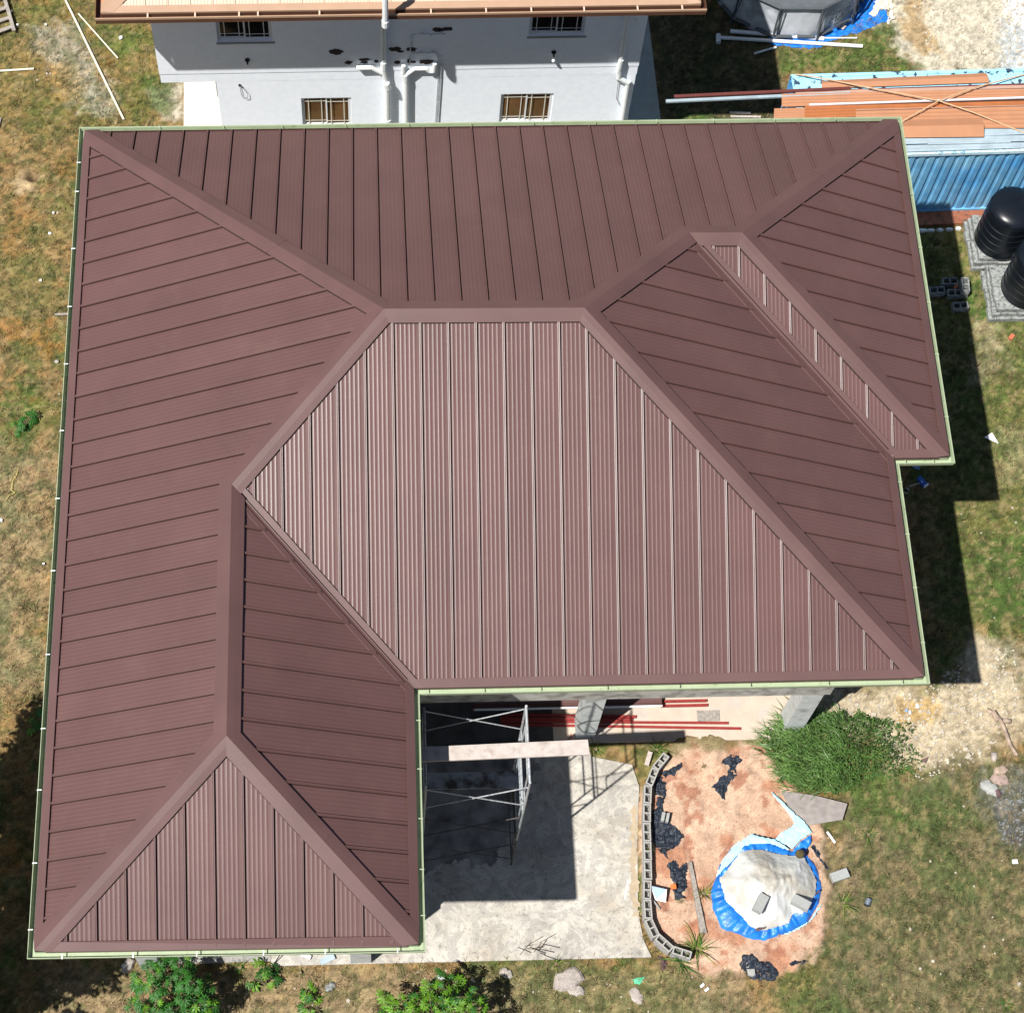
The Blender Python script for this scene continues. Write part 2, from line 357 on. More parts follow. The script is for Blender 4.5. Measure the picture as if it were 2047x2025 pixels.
for key, L_ in CAPS.items():
    m = MB(); k = L_[0][0]
    if k == 'cap':
        A0 = Vector(L_[0][2]); LEN = (Vector(L_[0][3]) - A0).length; ns = max(1, round(LEN / 2.9))
        for s_i in range(ns):                                  # lapped lengths, each end overlapping the next
            m = MB(); dh = .005 * (s_i % 2)
            for _, F, P0, P1, Q0, Q1 in L_:
                if (Vector(P0) - A0).length > 1e-4: P0, P1, Q0, Q1 = P1, P0, Q1, Q0
                lap = .05 / LEN if s_i % 2 else 0
                ta, tb = max(0, s_i / ns - lap), min(1, (s_i + 1) / ns + lap); top = []
                for t in range(5):
                    t = ta + (tb - ta) * t / 4; c = Vector(P0).lerp(Vector(P1), t) + Vector((0, 0, .072 + dh))
                    q = (Q0[0] + (Q1[0] - Q0[0]) * t, Q0[1] + (Q1[1] - Q0[1]) * t); qq = F.z(q, .056 + dh)
                    top.append([c, c.lerp(qq, .5) + Vector((0, 0, .003)), qq, F.z(q, .034)])
                m.grid(top)
            m.build('ridge_cap', BROWN_CAP, roof)
        for _, F, P0, P1, Q0, Q1 in L_:                        # dark strip painting in the shadow gap under the cap edge
            if F.fn == 'B' or (F.fn == 'L' and P0[2] + P1[2] > 2 * HG and pA not in (P0, P1)): continue
            dx_, dy_ = Q1[0] - Q0[0], Q1[1] - Q0[1]; l_ = math.hypot(dx_, dy_); nx2, ny2 = -dy_ / l_ * .014, dx_ / l_ * .014; e_ = .0
            rows = [[F.z(Q, .024), F.z((Q[0] + nx2, Q[1] + ny2), .022), F.z((Q[0] + nx2, Q[1] + ny2), -.01)] for Q in (Q0, Q1)]
            MB().grid(rows).build('shadow_gap_strip', UNDER, roof)
    else:
        for _, F, P0, P1, Q0, Q1 in L_:
            hs = [(0.0, .030), (.16, .034), (.18, -.025), (.36, -.025), (.38, .054), (1.0, .056), (1.0, .018)] if F.fn in ('F', 'F2') else [(0, .030), (.16, .034), (.18, -.025), (.34, -.025), (.36, .014), (1.0, .016), (1.05, .0)]
            rows = []
            for t, h in hs:
                a = F.z((P0[0] + (Q0[0] - P0[0]) * t, P0[1] + (Q0[1] - P0[1]) * t), h); b = F.z((P1[0] + (Q1[0] - P1[0]) * t, P1[1] + (Q1[1] - P1[1]) * t), h)
                rows.append([a, b])
            m.grid(rows)
        m.build('valley_flashing', BROWN_CAP, roof)

# ---- gutters swept round the eaves
OUT = [pA, pH, pG, pF, pE, pD, pC, pB]
def off(i, d):
    n = len(OUT); a, b, c = OUT[i - 1], OUT[i], OUT[(i + 1) % n]
    d1 = Vector((b[0] - a[0], b[1] - a[1])).normalized(); d2 = Vector((c[0] - b[0], c[1] - b[1])).normalized()
    return isect((a[0] + d1.y * d, a[1] - d1.x * d), d1, (b[0] + d2.y * d, b[1] - d2.x * d), d2)
GP = [(.004, -.010), (.006, -.115), (.085, -.118), (.100, -.020), (.109, .004), (.113, .006), (.121, .004), (.122, -.03), (.108, -.128), (.0, -.130)]
BR = {0: [16.0, 15.3, 13.95, 12.62, 11.34, 9.9, 8.48, 7.02, 5.39, 4.0, 2.88, 1.59, .45], 1: [.46, 1.64, 2.7, 3.82, 4.86, 6.08],
      3: [6.68, 7.69, 8.72, 9.93, 11.26, 12.57, 14.02, 15.4], 2: [.5, 1.3, 2.2, 3.1, 4.0], 4: [5.3, 6.4, 7.5, 8.6], 5: [15.2 + .85, 16.6], 6: [10, 11.4, 12.6, 13.9, 15.2], 7: [1.5, 2.8, 4, 5.3, 6.6, 7.9, 9.2, 10.5, 11.8, 13, 14.3, 15.6]}
for i in range(8):
    j = (i + 1) % 8
    rows = [[(*off(i, d), HG + z) for d, z in GP], [(*off(j, d), HG + z) for d, z in GP]]
    g = MB().grid(rows).build('gutter', GUT, house, flip=False)
    # stop-leaf, straps
    a = Vector(off(i, 0)); b = Vector(off(j, 0)); d = (b - a).normalized(); nrm = Vector((d.y, -d.x)); ax = 1 if abs(d.y) > .5 else 0
    for s in BR[i]:
        t = (s - a[ax]) / (b[ax] - a[ax])
        if not 0 < t < 1: continue
        c = a.lerp(b, t) + nrm * .088
        m = MB().box((c.x, c.y, HG + .010), (.018, .075, .006), rz=math.atan2(d.y, d.x))
        m.box((c.x + nrm.x * .040, c.y + nrm.y * .040, HG - .02), (.022, .006, .05), rz=math.atan2(d.y, d.x))
        m.build('gutter_bracket', WHITE if i in (0, 1) else GUT, g)
# soffit, fascia, walls, beams, columns (the house stands on columns)
MB().add([(*off(i, .0), HG - .16) for i in range(8)], [tuple(range(8))]).build('soffit', TIMBER, house, flip=True)
m = MB()
for i in range(8):
    j = (i + 1) % 8; a, b = off(i, -.003), off(j, -.003); c, d = off(i, -.03), off(j, -.03)
    m.add([(*a, HG - .17), (*b, HG - .17), (*b, HG + .03), (*a, HG + .03), (*c, HG - .17), (*d, HG - .17), (*d, HG + .03), (*c, HG + .03)], [(0, 1, 2, 3), (4, 7, 6, 5), (0, 4, 5, 1)])
m.build('fascia', BROWN_CAP, house)
UW = [(1.0, 1.25), (5.57, 1.25), (5.57, 5.98), (14.8, 5.98), (14.8, 10.3), (15.9, 10.3), (15.9, 15.9), (1.0, 15.7)]
MB().prism(UW, 3.06, HG - .165).build('upper_wall', DARKWALL, house)
MB().prism([(x + (.02 if x > 8 else -.02), y) for x, y in UW], 2.86, 3.055).build('floor_slab', CONC, house)
bm = MB(); bm.bx(5.6, 15.2, 5.93, 6.30, 2.58, 3.10); bm.build('front_beam', CONC, house)
bm = MB(); bm.bx(.95, 5.62, 1.21, 1.60, 2.6, 3.10); bm.build('front_beam', CONC, house)
bm = MB(); bm.bx(5.2, 5.63, 1.62, 5.92, 2.6, 3.08); bm.build('side_beam', CONC, house)
for (x, y) in ((10.10, 5.94), (14.66, 5.94), (5.18, 1.2), (.92, 1.2), (5.18, 5.9), (.95, 8), (.95, 15.2), (5.2, 10.5), (10.1, 10.5), (15.4, 10.5), (15.4, 15.2), (10.1, 15.2), (5.2, 15.2)):
    MB().bx(x, x + .42, y, y + .42, 0.05, 2.66).build('column', CONC_COL, house)
# ================================================================ REAR HOUSE
RT = math.radians(1.45); RO = (1.0, 20.85)
def rl(u, v, z=0.): # local wall frame -> world
    return (RO[0] + u * math.cos(RT) - v * math.sin(RT), RO[1] + u * math.sin(RT) + v * math.cos(RT), z)
def rbox(m, u0, u1, v0, v1, z0, z1):
    c = rl((u0 + u1) / 2, (v0 + v1) / 2, (z0 + z1) / 2); return m.box(c, (abs(u1 - u0), abs(v1 - v0), abs(z1 - z0)), rz=RT)
rear = thing('house', 'white rendered house with an orange-brown roof standing behind the brown roof', 'house', rl(5.5, 4))
# walls with real window openings
def wall_open(u0, u1, z0, z1, v0, v1, holes):
    m = MB(); us = sorted({u0, u1, *[h[0] for h in holes], *[h[1] for h in holes]}); zs = sorted({z0, z1, *[h[2] for h in holes], *[h[3] for h in holes]})
    for a, b in zip(us[:-1], us[1:]):
        for c, d in zip(zs[:-1], zs[1:]):
            if any(h[0] <= a + 1e-6 and b <= h[1] + 1e-6 and h[2] <= c + 1e-6 and d <= h[3] + 1e-6 for h in holes): continue
            m.add([rl(a, v0, c), rl(b, v0, c), rl(b, v0, d), rl(a, v0, d)], [(0, 1, 2, 3)])
    for h in holes:
        a, b, c, d = h
        m.add([rl(a, v0, c), rl(b, v0, c), rl(b, v0, d), rl(a, v0, d), rl(a, v1, c), rl(b, v1, c), rl(b, v1, d), rl(a, v1, d)], [(0, 1, 5, 4), (1, 2, 6, 5), (2, 3, 7, 6), (3, 0, 4, 7)])
    m.add([rl(u0, v0, z0), rl(u0, v0, z1), rl(u0, 8.2, z1), rl(u0, 8.2, z0), rl(u1, v0, z0), rl(u1, v0, z1), rl(u1, 8.2, z1), rl(u1, 8.2, z0)], [(0, 1, 2, 3), (4, 7, 6, 5), (3, 2, 6, 7), (0, 3, 7, 4), (1, 5, 6, 2)])
    return m
WU = [(1.42, 2.65, 4.90, 6.02), (8.44, 9.72, 4.93, 6.05)]; WD = [(3.20, 4.38, 1.62, 2.77), (7.94, 9.20, 1.62, 2.78)]
wall_open(0, 11.12, 3.78, 6.86, -.012, .13, WU).build('upper_wall', WALLW, rear)
m = MB(); rbox(m, .01, 11.11, .0, 8.1, 3.46, 3.785); m.build('wall_band', WALLW, rear)
wall_open(1.27, 11.10, 0, 3.465, 0.003, .13, WD).build('lower_wall', WALLW, rear)
m = MB(); rbox(m, 1.245, 1.262, .02, .5, 2.85, 3.45); m.build('wall_nib', APRON, rear)
for (h, up) in [(x, 1) for x in WU] + [(x, 0) for x in WD]:
    a, b, c, d = h; v = .085; mid = (a + b) / 2 + .0
    f = MB()
    for (u0, u1, z0, z1) in ((a, b, c, c + .045), (a, b, d - .045, d), (a, a + .04, c + .046, d - .046), (b - .04, b, c + .046, d - .046)): rbox(f, u0, u1, v - .03, v + .03, z0, z1)
    fr = f.build('window', ALU, rear)
    WL[fr.name] = WL[rear.name]
    m = MB(); rbox(m, a + .02, b - .02, v + .0, v + .008, c + .02, d - .02); m.build('pane', GLASSD if up else GLASS, fr)
    # two sliding sashes
    for k, (x0, x1, vv) in enumerate(((a + .04, mid + .02, v - .004), (mid - .02, b - .04, v - .026))):
        s = MB()
        for (u0, u1, z0, z1) in ((x0, x1, c + .046, c + .085), (x0, x1, d - .085, d - .046), (x0, x0 + .035, c + .086, d - .086), (x1 - .035, x1, c + .086, d - .086)): rbox(s, u0, u1, vv - .012, vv + .004, z0, z1)
        s.build('sash', ALU, fr)
        g = MB(); w_ = x1 - x0
        for t in (.22, .76): rbox(g, x0 + w_ * t - .009, x0 + w_ * t + .009, vv - .028, vv - .018, c + .06, d - .06)
        for z in (c + .20, d - .20): rbox(g, x0 + .03, x1 - .03, vv - .0175, vv - .0135, z - .009, z + .009)
        g.build('glazing_bar', ALU if up else ALUB, fr)
    if up:
        m = MB(); rbox(m, a - .03, b + .05, -.05, -.0125, c - .04, c - .005); m.build('window_sill', APRON, rear)
    # dim room behind the glass
    m = MB(); rbox(m, a - .3, b + .3, .5, .52, c - .3, d + .3); m.build('room_lining', TIMBER, rear)
# aprons
MB().prism([rl(.2, -1.0)[:2], rl(1.9, -1.0)[:2], rl(1.9, 7.5)[:2], rl(.2, 7.5)[:2]], -.1, .05).build('apron_slab', CREAM, rear)
MB().prism([rl(11.125, -1.2)[:2], rl(12.25, -1.2)[:2], rl(12.25, 7.5)[:2], rl(11.125, 7.5)[:2]], -.1, .05).build('side_apron', APRON, rear)
MB().prism([rl(1.9, -1.2)[:2], rl(11.12, -1.2)[:2], rl(11.12, .5)[:2], rl(1.9, .5)[:2]], -.1, .046).build('front_apron', APRON, rear)
# roof: hip, eave z 6.95
EU0, EU1, EV0, EV1, EZ, PR = -.88, 12.02, -.88, 9.1, 6.98, .30
def rplane(u, v): return EZ + PR * min(u - EU0, EU1 - u, v - EV0, EV1 - v)
half = (EV1 - EV0) / 2
rr = MB(); Pp = [rl(EU0, EV0, EZ), rl(EU1, EV0, EZ), rl(EU1, EV1, EZ), rl(EU0, EV1, EZ), rl(EU0 + half, EV0 + half, EZ + PR * half), rl(EU1 - half, EV0 + half, EZ + PR * half)]
rr.add([(p[0], p[1], p[2] - .04) for p in Pp], [(0, 1, 5, 4), (1, 2, 5), (2, 3, 4, 5), (3, 0, 4), (3, 2, 1, 0)])
rroof = rr.build('roof', TERRA, rear); WL[rroof.name] = WL[rear.name]
RP = [(0, 0), (.006, .028), (.03, .030), (.036, .0)]
for c in (.10, .17, .24, .31, .38): RP += [(c - .02, 0), (c - .01, .010), (c + .01, .012), (c + .02, 0)]
RP += [(.47, 0)]
k = 0
while True:
    u0 = .045 - .475 * 2 + k * .475 - .02; k += 1
    if u0 > EU1: break
    rows = []
    for du, h in RP:
        u = u0 + du
        if u < EU0 + .02 or u > EU1 - .02: continue
        vt = EV0 + min(half, u - EU0, EU1 - u)
        if vt - EV0 < .1: continue
        rows.append([rl(u, EV0, EZ + h), rl(u, vt, EZ + PR * (vt - EV0) + h)])
    if len(rows) > 2: MB().grid(rows).build('roof_panel', TERRA_GLARE, rroof)
k = 0
while True: # left slope
    v0 = EV0 + .2 + k * .475; k += 1
    if v0 > EV1 - .6: break
    rows = []
    for dv, h in RP:
        v = v0 + dv; ut = EU0 + min(half, v - EV0, EV1 - v)
        if ut - EU0 < .1: continue
        rows.append([rl(EU0, v, EZ + h), rl(ut, v, EZ + PR * (ut - EU0) + h)])
    if len(rows) > 2: MB().grid(rows).build('roof_panel', TERRA, rroof)
m = MB(); m.grid([[rl(EU0 + .0, EV0, EZ - .08), rl(EU1, EV0, EZ - .08)], [rl(EU0, EV0 - .004, EZ + .038), rl(EU1, EV0 - .004, EZ + .038)], [rl(EU0 + .12, EV0 + .15, EZ + .038 + .045), rl(EU1 - .12, EV0 + .15, EZ + .038 + .045)]]); m.build('eave_flashing', TANF, rroof)
m = MB(); m.grid([[rl(EU0, EV0, EZ - .08), rl(EU0, EV1, EZ - .08)], [rl(EU0 - .004, EV0, EZ + .038), rl(EU0 - .004, EV1, EZ + .038)], [rl(EU0 + .15, EV0 + .12, EZ + .083), rl(EU0 + .15, EV1, EZ + .083)]]); m.build('eave_flashing', TERRA, rroof)
for (sx_, u0) in ((1, EU0), (-1, EU1)):
    m = MB(); r3 = []
    for t in (0, half):
        c = (u0 + sx_ * t, EV0 + t)
        r3.append([rl(c[0], c[1] + .26, EZ + PR * t + .045) if sx_ > 0 else rl(c[0], c[1] + .26, EZ + PR * t + .045), rl(c[0], c[1], EZ + PR * t + .075), rl(c[0] + sx_ * .26, c[1], EZ + PR * t + .045)])
    m.grid(r3); m.build('hip_cap', TANF, rroof)
# its gutter
RG = [(.0, -.01), (.003, -.16), (.095, -.165), (.105, -.005), (.108, -.001), (.122, -.01), (.118, -.17), (0, -.175)]
m = MB(); m.grid([[rl(EU0 - d, EV0 - d - .004, EZ + z) for d, z in RG], [rl(EU1 + d, EV0 - d - .004, EZ + z) for d, z in RG]]); g = m.build('gutter', GUTTER_SHADE, rear); WL[g.name] = WL[rear.name]
m = MB(); rbox(m, EU0 - .12, EU1 + .12, EV0 - .135, EV0 - .106, EZ - .05, EZ + .006); m.build('gutter_lip', TANF, g)
for u in (.1, 1.1, 2.03, 2.43, 3.74, 6.13, 7.32, 8.3, 9.45, 10.62, 11.6):
    m = MB(); c = rl(u, EV0 - .06, EZ + .012); m.box(c, (.035, .13, .01), rz=RT); m.build('gutter_bracket', TERRA_GLARE, g)
m = MB(); m.grid([[rl(EU0 - d - .004, EV0 - d, EZ + z) for d, z in RG], [rl(EU0 - d - .004, EV1 + d, EZ + z) for d, z in RG]]); m.build('gutter', GUTTER_SHADE, rear)
m = MB(); m.grid([[rl(EU1 + d + .004, EV0 - d, EZ + z) for d, z in RG], [rl(EU1 + d + .004, EV1 + d, EZ + z) for d, z in RG]]); m.build('gutter', GUTTER_SHADE, rear)
# pipes on the wall
def rp(u, z, v=-.09): return rl(u, v, z)
m = MB(); m.tube(rp(5.14, 4.15), rp(5.14, 6.5), .062, 10); m.tube(rp(5.14, 3.93), rp(5.14, 4.2), .075, 10)
m.build('soil_pipe', PVC, rear, smooth=False)
m = MB(); m.tube(rl(5.14, -.09, 6.5), rl(5.14, -1.12, 6.86), .065, 10); m.tube(rl(5.14, -1.12, 6.80), rl(5.14, -1.12, 8.25), .065, 10); m.tube(rl(5.14, -1.12, 6.74), rl(5.14, -1.12, 6.92), .078, 10); m.tube(rl(5.14, -1.12, 8.0), rl(5.14, -1.12, 8.26), .078, 10)
m.build('vent_pipe', PVC, rear)
m = MB(); m.tube(rp(5.14, 3.95), rp(5.2, 3.5), .068, 10); m.tube(rp(5.2, 3.5, -.16), rp(5.24, 3.3, -.16), .078, 10); m.tube(rp(5.22, 3.45, -.12), rp(5.24, .1, -.12), .066, 10)
m.tube(rp(5.24, 1.95, -.12), rp(5.24, 2.06, -.12), .08, 10)
m.path([rp(4.52, 4.0), rp(4.86, 4.0), rp(5.12, 3.78)], .055, 10); m.build('soil_pipe', PVC, rear)
m = MB(); m.tube(rp(5.66, 3.55), rp(5.70, .1), .058, 10); m.tube(rp(5.64, 3.72), rp(5.66, 3.5), .07, 10); m.tube(rp(5.6, 3.66), rp(5.6, 4.05), .05, 10)
m.path([rp(5.66, 3.7), rp(5.86, 3.93), rp(6.12, 3.93), rp(6.20, 3.82), rp(6.30, 3.82), rp(6.32, 4.1)], .048, 10); m.build('waste_pipe', PVC, rear)
for du in (0, .055):
    MB().tube(rp(6.43 + du, 4.0, -.03), rp(6.37 + du, .1, -.03), .014, 6).build('supply_pipe', GALV, rear)
m = MB(); m.path([rp(5.75, 3.95, -.03), rp(5.76, 5.05, -.03), rp(5.92, 5.1, -.03), rp(6.56, 5.08, -.03)], .014, 6); m.path([rp(5.77, 4.42, -.03), rp(6.35, 4.42, -.03), rp(6.43, 4.0, -.03)], .014, 6)
for (u, z) in ((5.76, 4.75), (6.02, 5.13), (6.22, 5.06), (6.45, 5.13), (5.98, 4.46), (6.25, 4.46), (6.46, 4.3)): m.tube(rp(u - .02, z, -.04), rp(u + .02, z, -.04), .026, 6)
m.build('supply_pipe', PVC_OLD, rear)
m = MB(); m.tube(rp(10.66, 3.95), rp(10.62, 6.6), .052, 10); m.tube(rp(10.64, 3.7), rp(10.66, 4.15), .066, 10); m.path([rp(10.66, 3.72), rp(10.68, 3.45), rp(10.92, 3.25)], .062, 10); m.tube(rp(10.92, 3.3), rp(10.96, .1), .058, 10)
m.build('downpipe', PVC, rear)
m = MB(); m.path([rp(10.7, 3.3, -.03), rp(10.72, 2.6, -.03), rp(10.84, 2.3, -.03)], .007, 4); m.tube(rp(10.66, 3.32, -.06), rp(10.72, 3.32, -.06), .03, 6); m.build('loose_cable', DARK, rear)
m = MB(); m.path([rp(1.80, 3.32, -.02), rp(1.82, 3.0, -.03), rp(1.88, 2.86, -.04), rp(1.96, 2.88, -.04), rp(1.97, 3.02, -.03), rp(1.86, 3.28, -.02)], .006, 4); m.tube(rp(1.80, 3.34, -.005), rp(1.80, 3.34, -.04), .03, 6); m.build('loose_cable', DARK, rear)
def blob(u, z, ru, rz, seed, m):
    r = random.Random(seed); n = 22; P = [rl(u, -.019, z)]
    for i in range(n):
        a = 2 * math.pi * i / n; k = r.uniform(.72, 1.12); P.append(rl(u + ru * k * math.cos(a), -.017, z + rz * k * math.sin(a)))
    m.add(P, [(0, 1 + i, 1 + (i + 1) % n) for i in range(n)])
for i, (u, z, a, b) in enumerate(((4.06, 4.5, .17, .11), (4.34, 4.1, .10, .075), (4.72, 4.2, .17, .05), (4.70, 4.10, .10, .05), (4.98, 4.13, .065, .055), (5.40, 4.55, .15, .09), (5.53, 4.47, .08, .05), (5.46, 4.08, .09, .075), (5.78, 4.54, .13, .09), (5.74, 4.12, .06, .10), (5.84, 4.08, .06, .05), (6.13, 4.08, .19, .09), (6.38, 5.22, .15, .09), (6.58, 5.24, .13, .08))):
    m = MB(); blob(u, z, a, b, i, m); m.build('bare_patch', PATCH, rear)
for (u, z, bulb) in ((2.04, 4.27, 0), (9.07, 4.36, 1), (10.85, 5.75, 1)):
    m = MB(); m.tube(rl(u, -.0125, z), rl(u, -.05, z), .055, 10); m.tube(rl(u, -.05, z), rl(u, -.10, z - .07), .02, 8)
    l = m.build('wall_light', DARK if u < 10 else ALU, rear); WL[l.name] = WL[rear.name]
    if bulb: MB().lathe(rl(u, -.12, z - .19), [(.001, -.04), (.035, -.025), (.045, 0), (.035, .03), (.02, .05), (.001, .06)], 12).build('bulb', WHITE, l, smooth=True)

# ================================================================ CONTAINER AND ITS LOAD
CT = math.radians(2.1); CO = (16.12, 19.36)
def cl(u, v, z=0.): return (CO[0] + u * math.cos(CT) - v * math.sin(CT), CO[1] + u * math.sin(CT) + v * math.cos(CT), z)
cont = thing('shipping_container', 'long blue corrugated shipping container loaded with orange roofing sheets', 'container', cl(3, 1.2))
def cbox(m, u0, u1, v0, v1, z0, z1): return m.box(cl((u0 + u1) / 2, (v0 + v1) / 2, (z0 + z1) / 2), (abs(u1 - u0), abs(v1 - v0), abs(z1 - z0)), rz=CT)
rows = []; u = .16
while u < 5.9:
    for du, dv in ((0, .0), (.105, .0), (.130, .036), (.200, .036), (.225, 0)): rows.append([cl(u + du, .03 + dv, .16), cl(u + du, .03 + dv, 2.50)])
    u += .247
MB().grid(rows).build('side_panel', BLUE, cont)
m = MB(); cbox(m, .0, 6.06, 0.0, .09, 2.50, 2.60); m.build('top_rail', BLUEW, cont)
m = MB(); cbox(m, .0, 6.06, 2.35, 2.44, 2.50, 2.60); m.build('top_rail', BLUEL, cont)
m = MB(); cbox(m, 0.0, 6.06, .0, .09, .0, .158); m.build('bottom_rail', BLUE, cont)
m = MB(); cbox(m, .16, 5.9, .091, 2.349, 2.53, 2.575); m.build('roof_panel', BLUEL, cont)
m = MB(); cbox(m, .12, 5.94, 2.36, 2.40, .0, 2.495); m.build('rear_panel', BLUE, cont)
for u in (0, 5.90):
    m = MB(); cbox(m, u, u + .158, .0, .158, .16, 2.499); m.build('corner_post', BLUE, cont)
    m = MB(); cbox(m, u, u + .158, 2.28, 2.439, .16, 2.499); m.build('corner_post', BLUE, cont)
    m = MB(); cbox(m, u + .04, u + .11, .16, 2.27, .0, 2.5); m.build('end_panel', BLUE, cont)
    m = MB(); cbox(m, u, u + .158, .0921, 2.349, 2.577, 2.601); m.build('top_end_rail', BLUEL if u == 0 else GREYS, cont)
MB().prism([(19.288,19.095), (21.156,19.178), (21.734,19.176), (22.064,19.639), (19.483,19.601)], -.05, .10).build('timber_sill', RUST, label='long rust-stained timber lying along the foot of the blue container', cat='timber')

def sheet(name, P, z, mt, prof='corr', n=6, amp=.012, label='', group=None, th=.004, m2=None, cat='roofing sheet'):
    # P: back-left, back-right, front-right, front-left (x, y); profile runs across the width
    bl, br, fr, fl = P; rows = []; N = n * 6
    for i in range(N + 1):
        t = i / N
        if prof == 'corr':
            ph = (t * n) % 1; h = amp * (1 if ph < .25 else (1 - (ph - .25) / .12 if ph < .37 else (0 if ph < .88 else (ph - .88) / .12)))
        elif prof == 'ridge': h = amp * (1 - abs(2 * t - 1))
        else: h = amp * 0
        a = (bl[0] + (fl[0] - bl[0]) * t, bl[1] + (fl[1] - bl[1]) * t, z + h); b = (br[0] + (fr[0] - br[0]) * t, br[1] + (fr[1] - br[1]) * t, z + h)
        rows.append([a, b])
    o = MB(); o.grid(rows); o.grid([[(p[0], p[1], p[2] - th) for p in r] for r in rows])
    k = len(rows) * 2
    for i in range(len(rows) - 1):
        for e in (0, 1):
            a = 2 * i + e; b = 2 * i + 2 + e; o.f.append((a, b, b + k, a + k))
    o.f.append((0, 1, 1 + k, k)); o.f.append((k - 2, k - 1, 2 * k - 1, 2 * k - 2))
    return o.build(name, mt, label=label, cat=cat, group=group)
ZT = 2.62
def ext(pts): return pts
sheet('roofing_sheet', [(16.75,21.58),(20.87,21.83),(20.90,21.54),(16.73,21.35)], ZT + .02, ORANGE, 'ridge', 1, .055, 'orange-brown ridge piece at the back edge of the container roof')
sheet('roofing_sheet', [(15.73,21.16),(21.90,21.34),(21.88,21.00),(15.69,20.78)], ZT + .045, ORANGE, 'corr', 4, .012, 'wide orange sheet overhanging the left end of the container, behind the bright bar')
sheet('roofing_sheet', [(15.51,20.75),(21.74,20.95),(21.71,20.76),(15.46,20.39)], ZT + .02, ORANGE, 'corr', 5, .012, 'orange sheet tip poking out at the left, nearest the brown roof corner')
sheet('roofing_sheet', [(16.25,20.78),(21.84,20.96),(21.81,20.78),(16.20,20.39)], ZT + .066, ORANGED, 'corr', 4, .016, 'rust-brown ribbed sheet just in front of the bright bar')
sheet('roofing_sheet', [(17.47,20.62),(21.83,20.78),(21.79,20.13),(17.41,20.11)], ZT + .092, ORANGE, 'corr', 5, .014, 'orange sheet with a thin pale back edge, under the crossing straps')
sheet('ridge_flashing', [(18.28,20.34),(20.52,20.43),(20.50,19.87),(18.28,19.84)], ZT + .115, ORANGE, 'ridge', 1, .10, 'folded orange flashing piece at the front, beside the brown roof corner')
sheet('steel_strip', [(15.64,21.26),(21.94,21.53),(21.93,21.48),(15.63,21.21)], ZT + .02, DRED, 'flat', 2, 0, 'dark strip between the two back rows of orange sheets', cat='steel strip')
sheet('steel_strip', [(16.08,21.25),(21.92,21.46),(21.90,21.37),(16.07,21.16)], ZT + .03, PINKS, 'corr', 3, .012, 'pinkish strip lying behind the wide overhanging orange sheet', cat='steel strip')
sheet('steel_strip', [(17.48,20.66),(21.81,20.81),(21.81,20.79),(17.48,20.64)], ZT + .115, PINKS, 'flat', 1, 0, 'thin pale strip along the back edge of the middle orange sheet', cat='steel strip')
def bar(name, a, b, w_, h, z0, z1, mt, label, cat, group=None):
    d = Vector((b[0] - a[0], b[1] - a[1])); L_ = d.length; ang = math.atan2(d.y, d.x); m = MB(); n = 1
    R = Matrix.Rotation(ang, 3, 'Z'); P = []
    for t, z in ((0, z0), (1, z1)):
        for sy in (-w_ / 2, w_ / 2):
            for hh in (0, h): q = R @ Vector((L_ * t, sy, 0)); P.append((a[0] + q.x, a[1] + q.y, z + hh))
    m.add(P, [(0, 1, 3, 2), (4, 6, 7, 5), (0, 4, 5, 1), (2, 3, 7, 6), (0, 2, 6, 4), (1, 5, 7, 3)])
    return m.build(name, mt, label=label, cat=cat, group=group)
bar('steel_bar', (16.351,20.803), (21.816,21.006), .045, .03, ZT + .09, ZT + .13, SILVER, 'bright bare steel bar lying along the middle of the container load', 'steel bar')
bar('steel_purlin', (12.903,20.966), (17.411,21.212), .075, .05, ZT - .01, ZT, GREYS, 'long pale grey purlin sticking far out to the left of the container', 'purlin')
bar('steel_purlin', (13.106,21.083), (17.425,21.331), .075, .05, ZT + .02, ZT + .03, DRED, 'long dark red purlin beside the pale grey one, sticking out to the left', 'purlin')
GL = [('(880,628)(1180,622)(1180,668)(890,676)', 0), ]
sheet('grey_flashing', [(20.50,20.14),(21.75,20.19),(21.72,19.99),(20.47,19.93)], ZT + .05, GREYS, 'corr', 3, .014, 'short grey flashing beside the folded orange piece', cat='flashing')
sheet('grey_flashing', [(18.31,19.87),(21.69,19.97),(21.66,19.79),(18.28,19.69)], ZT + .035, GREYS, 'corr', 2, .02, 'grey flashing strip nearest the orange sheets', cat='flashing')
sheet('grey_flashing', [(19.13,19.79),(21.17,19.86),(21.15,19.73),(19.11,19.67)], ZT + .06, GREYS, 'corr', 2, .016, 'short grey flashing lying on top of the other two grey strips', cat='flashing')
sheet('grey_flashing', [(18.28,19.67),(21.65,19.77),(21.63,19.61),(18.26,19.47)], ZT + .02, GREYS, 'corr', 2, .02, 'grey flashing strip along the front edge of the container roof', cat='flashing')
def strap(P, label):
    m = MB(); m.path([(p[0], p[1], p[2]) for p in P], .016, 6); m.build('strap', ROPE, label=label, cat='strap')
strap([(16.129,21.760,2.660), (16.730,21.573,2.750), (18.177,21.167,2.820), (19.498,20.830,2.860), (20.293,20.508,2.840), (21.521,20.026,2.680)], 'tan strap running from the back left corner of the container to the right')
strap([(18.263,20.097,2.660), (18.638,20.315,2.840), (19.492,20.819,2.875), (20.478,21.278,2.800), (21.815,21.786,2.630)], 'tan strap running up from beside the brown roof corner, crossing the other one')

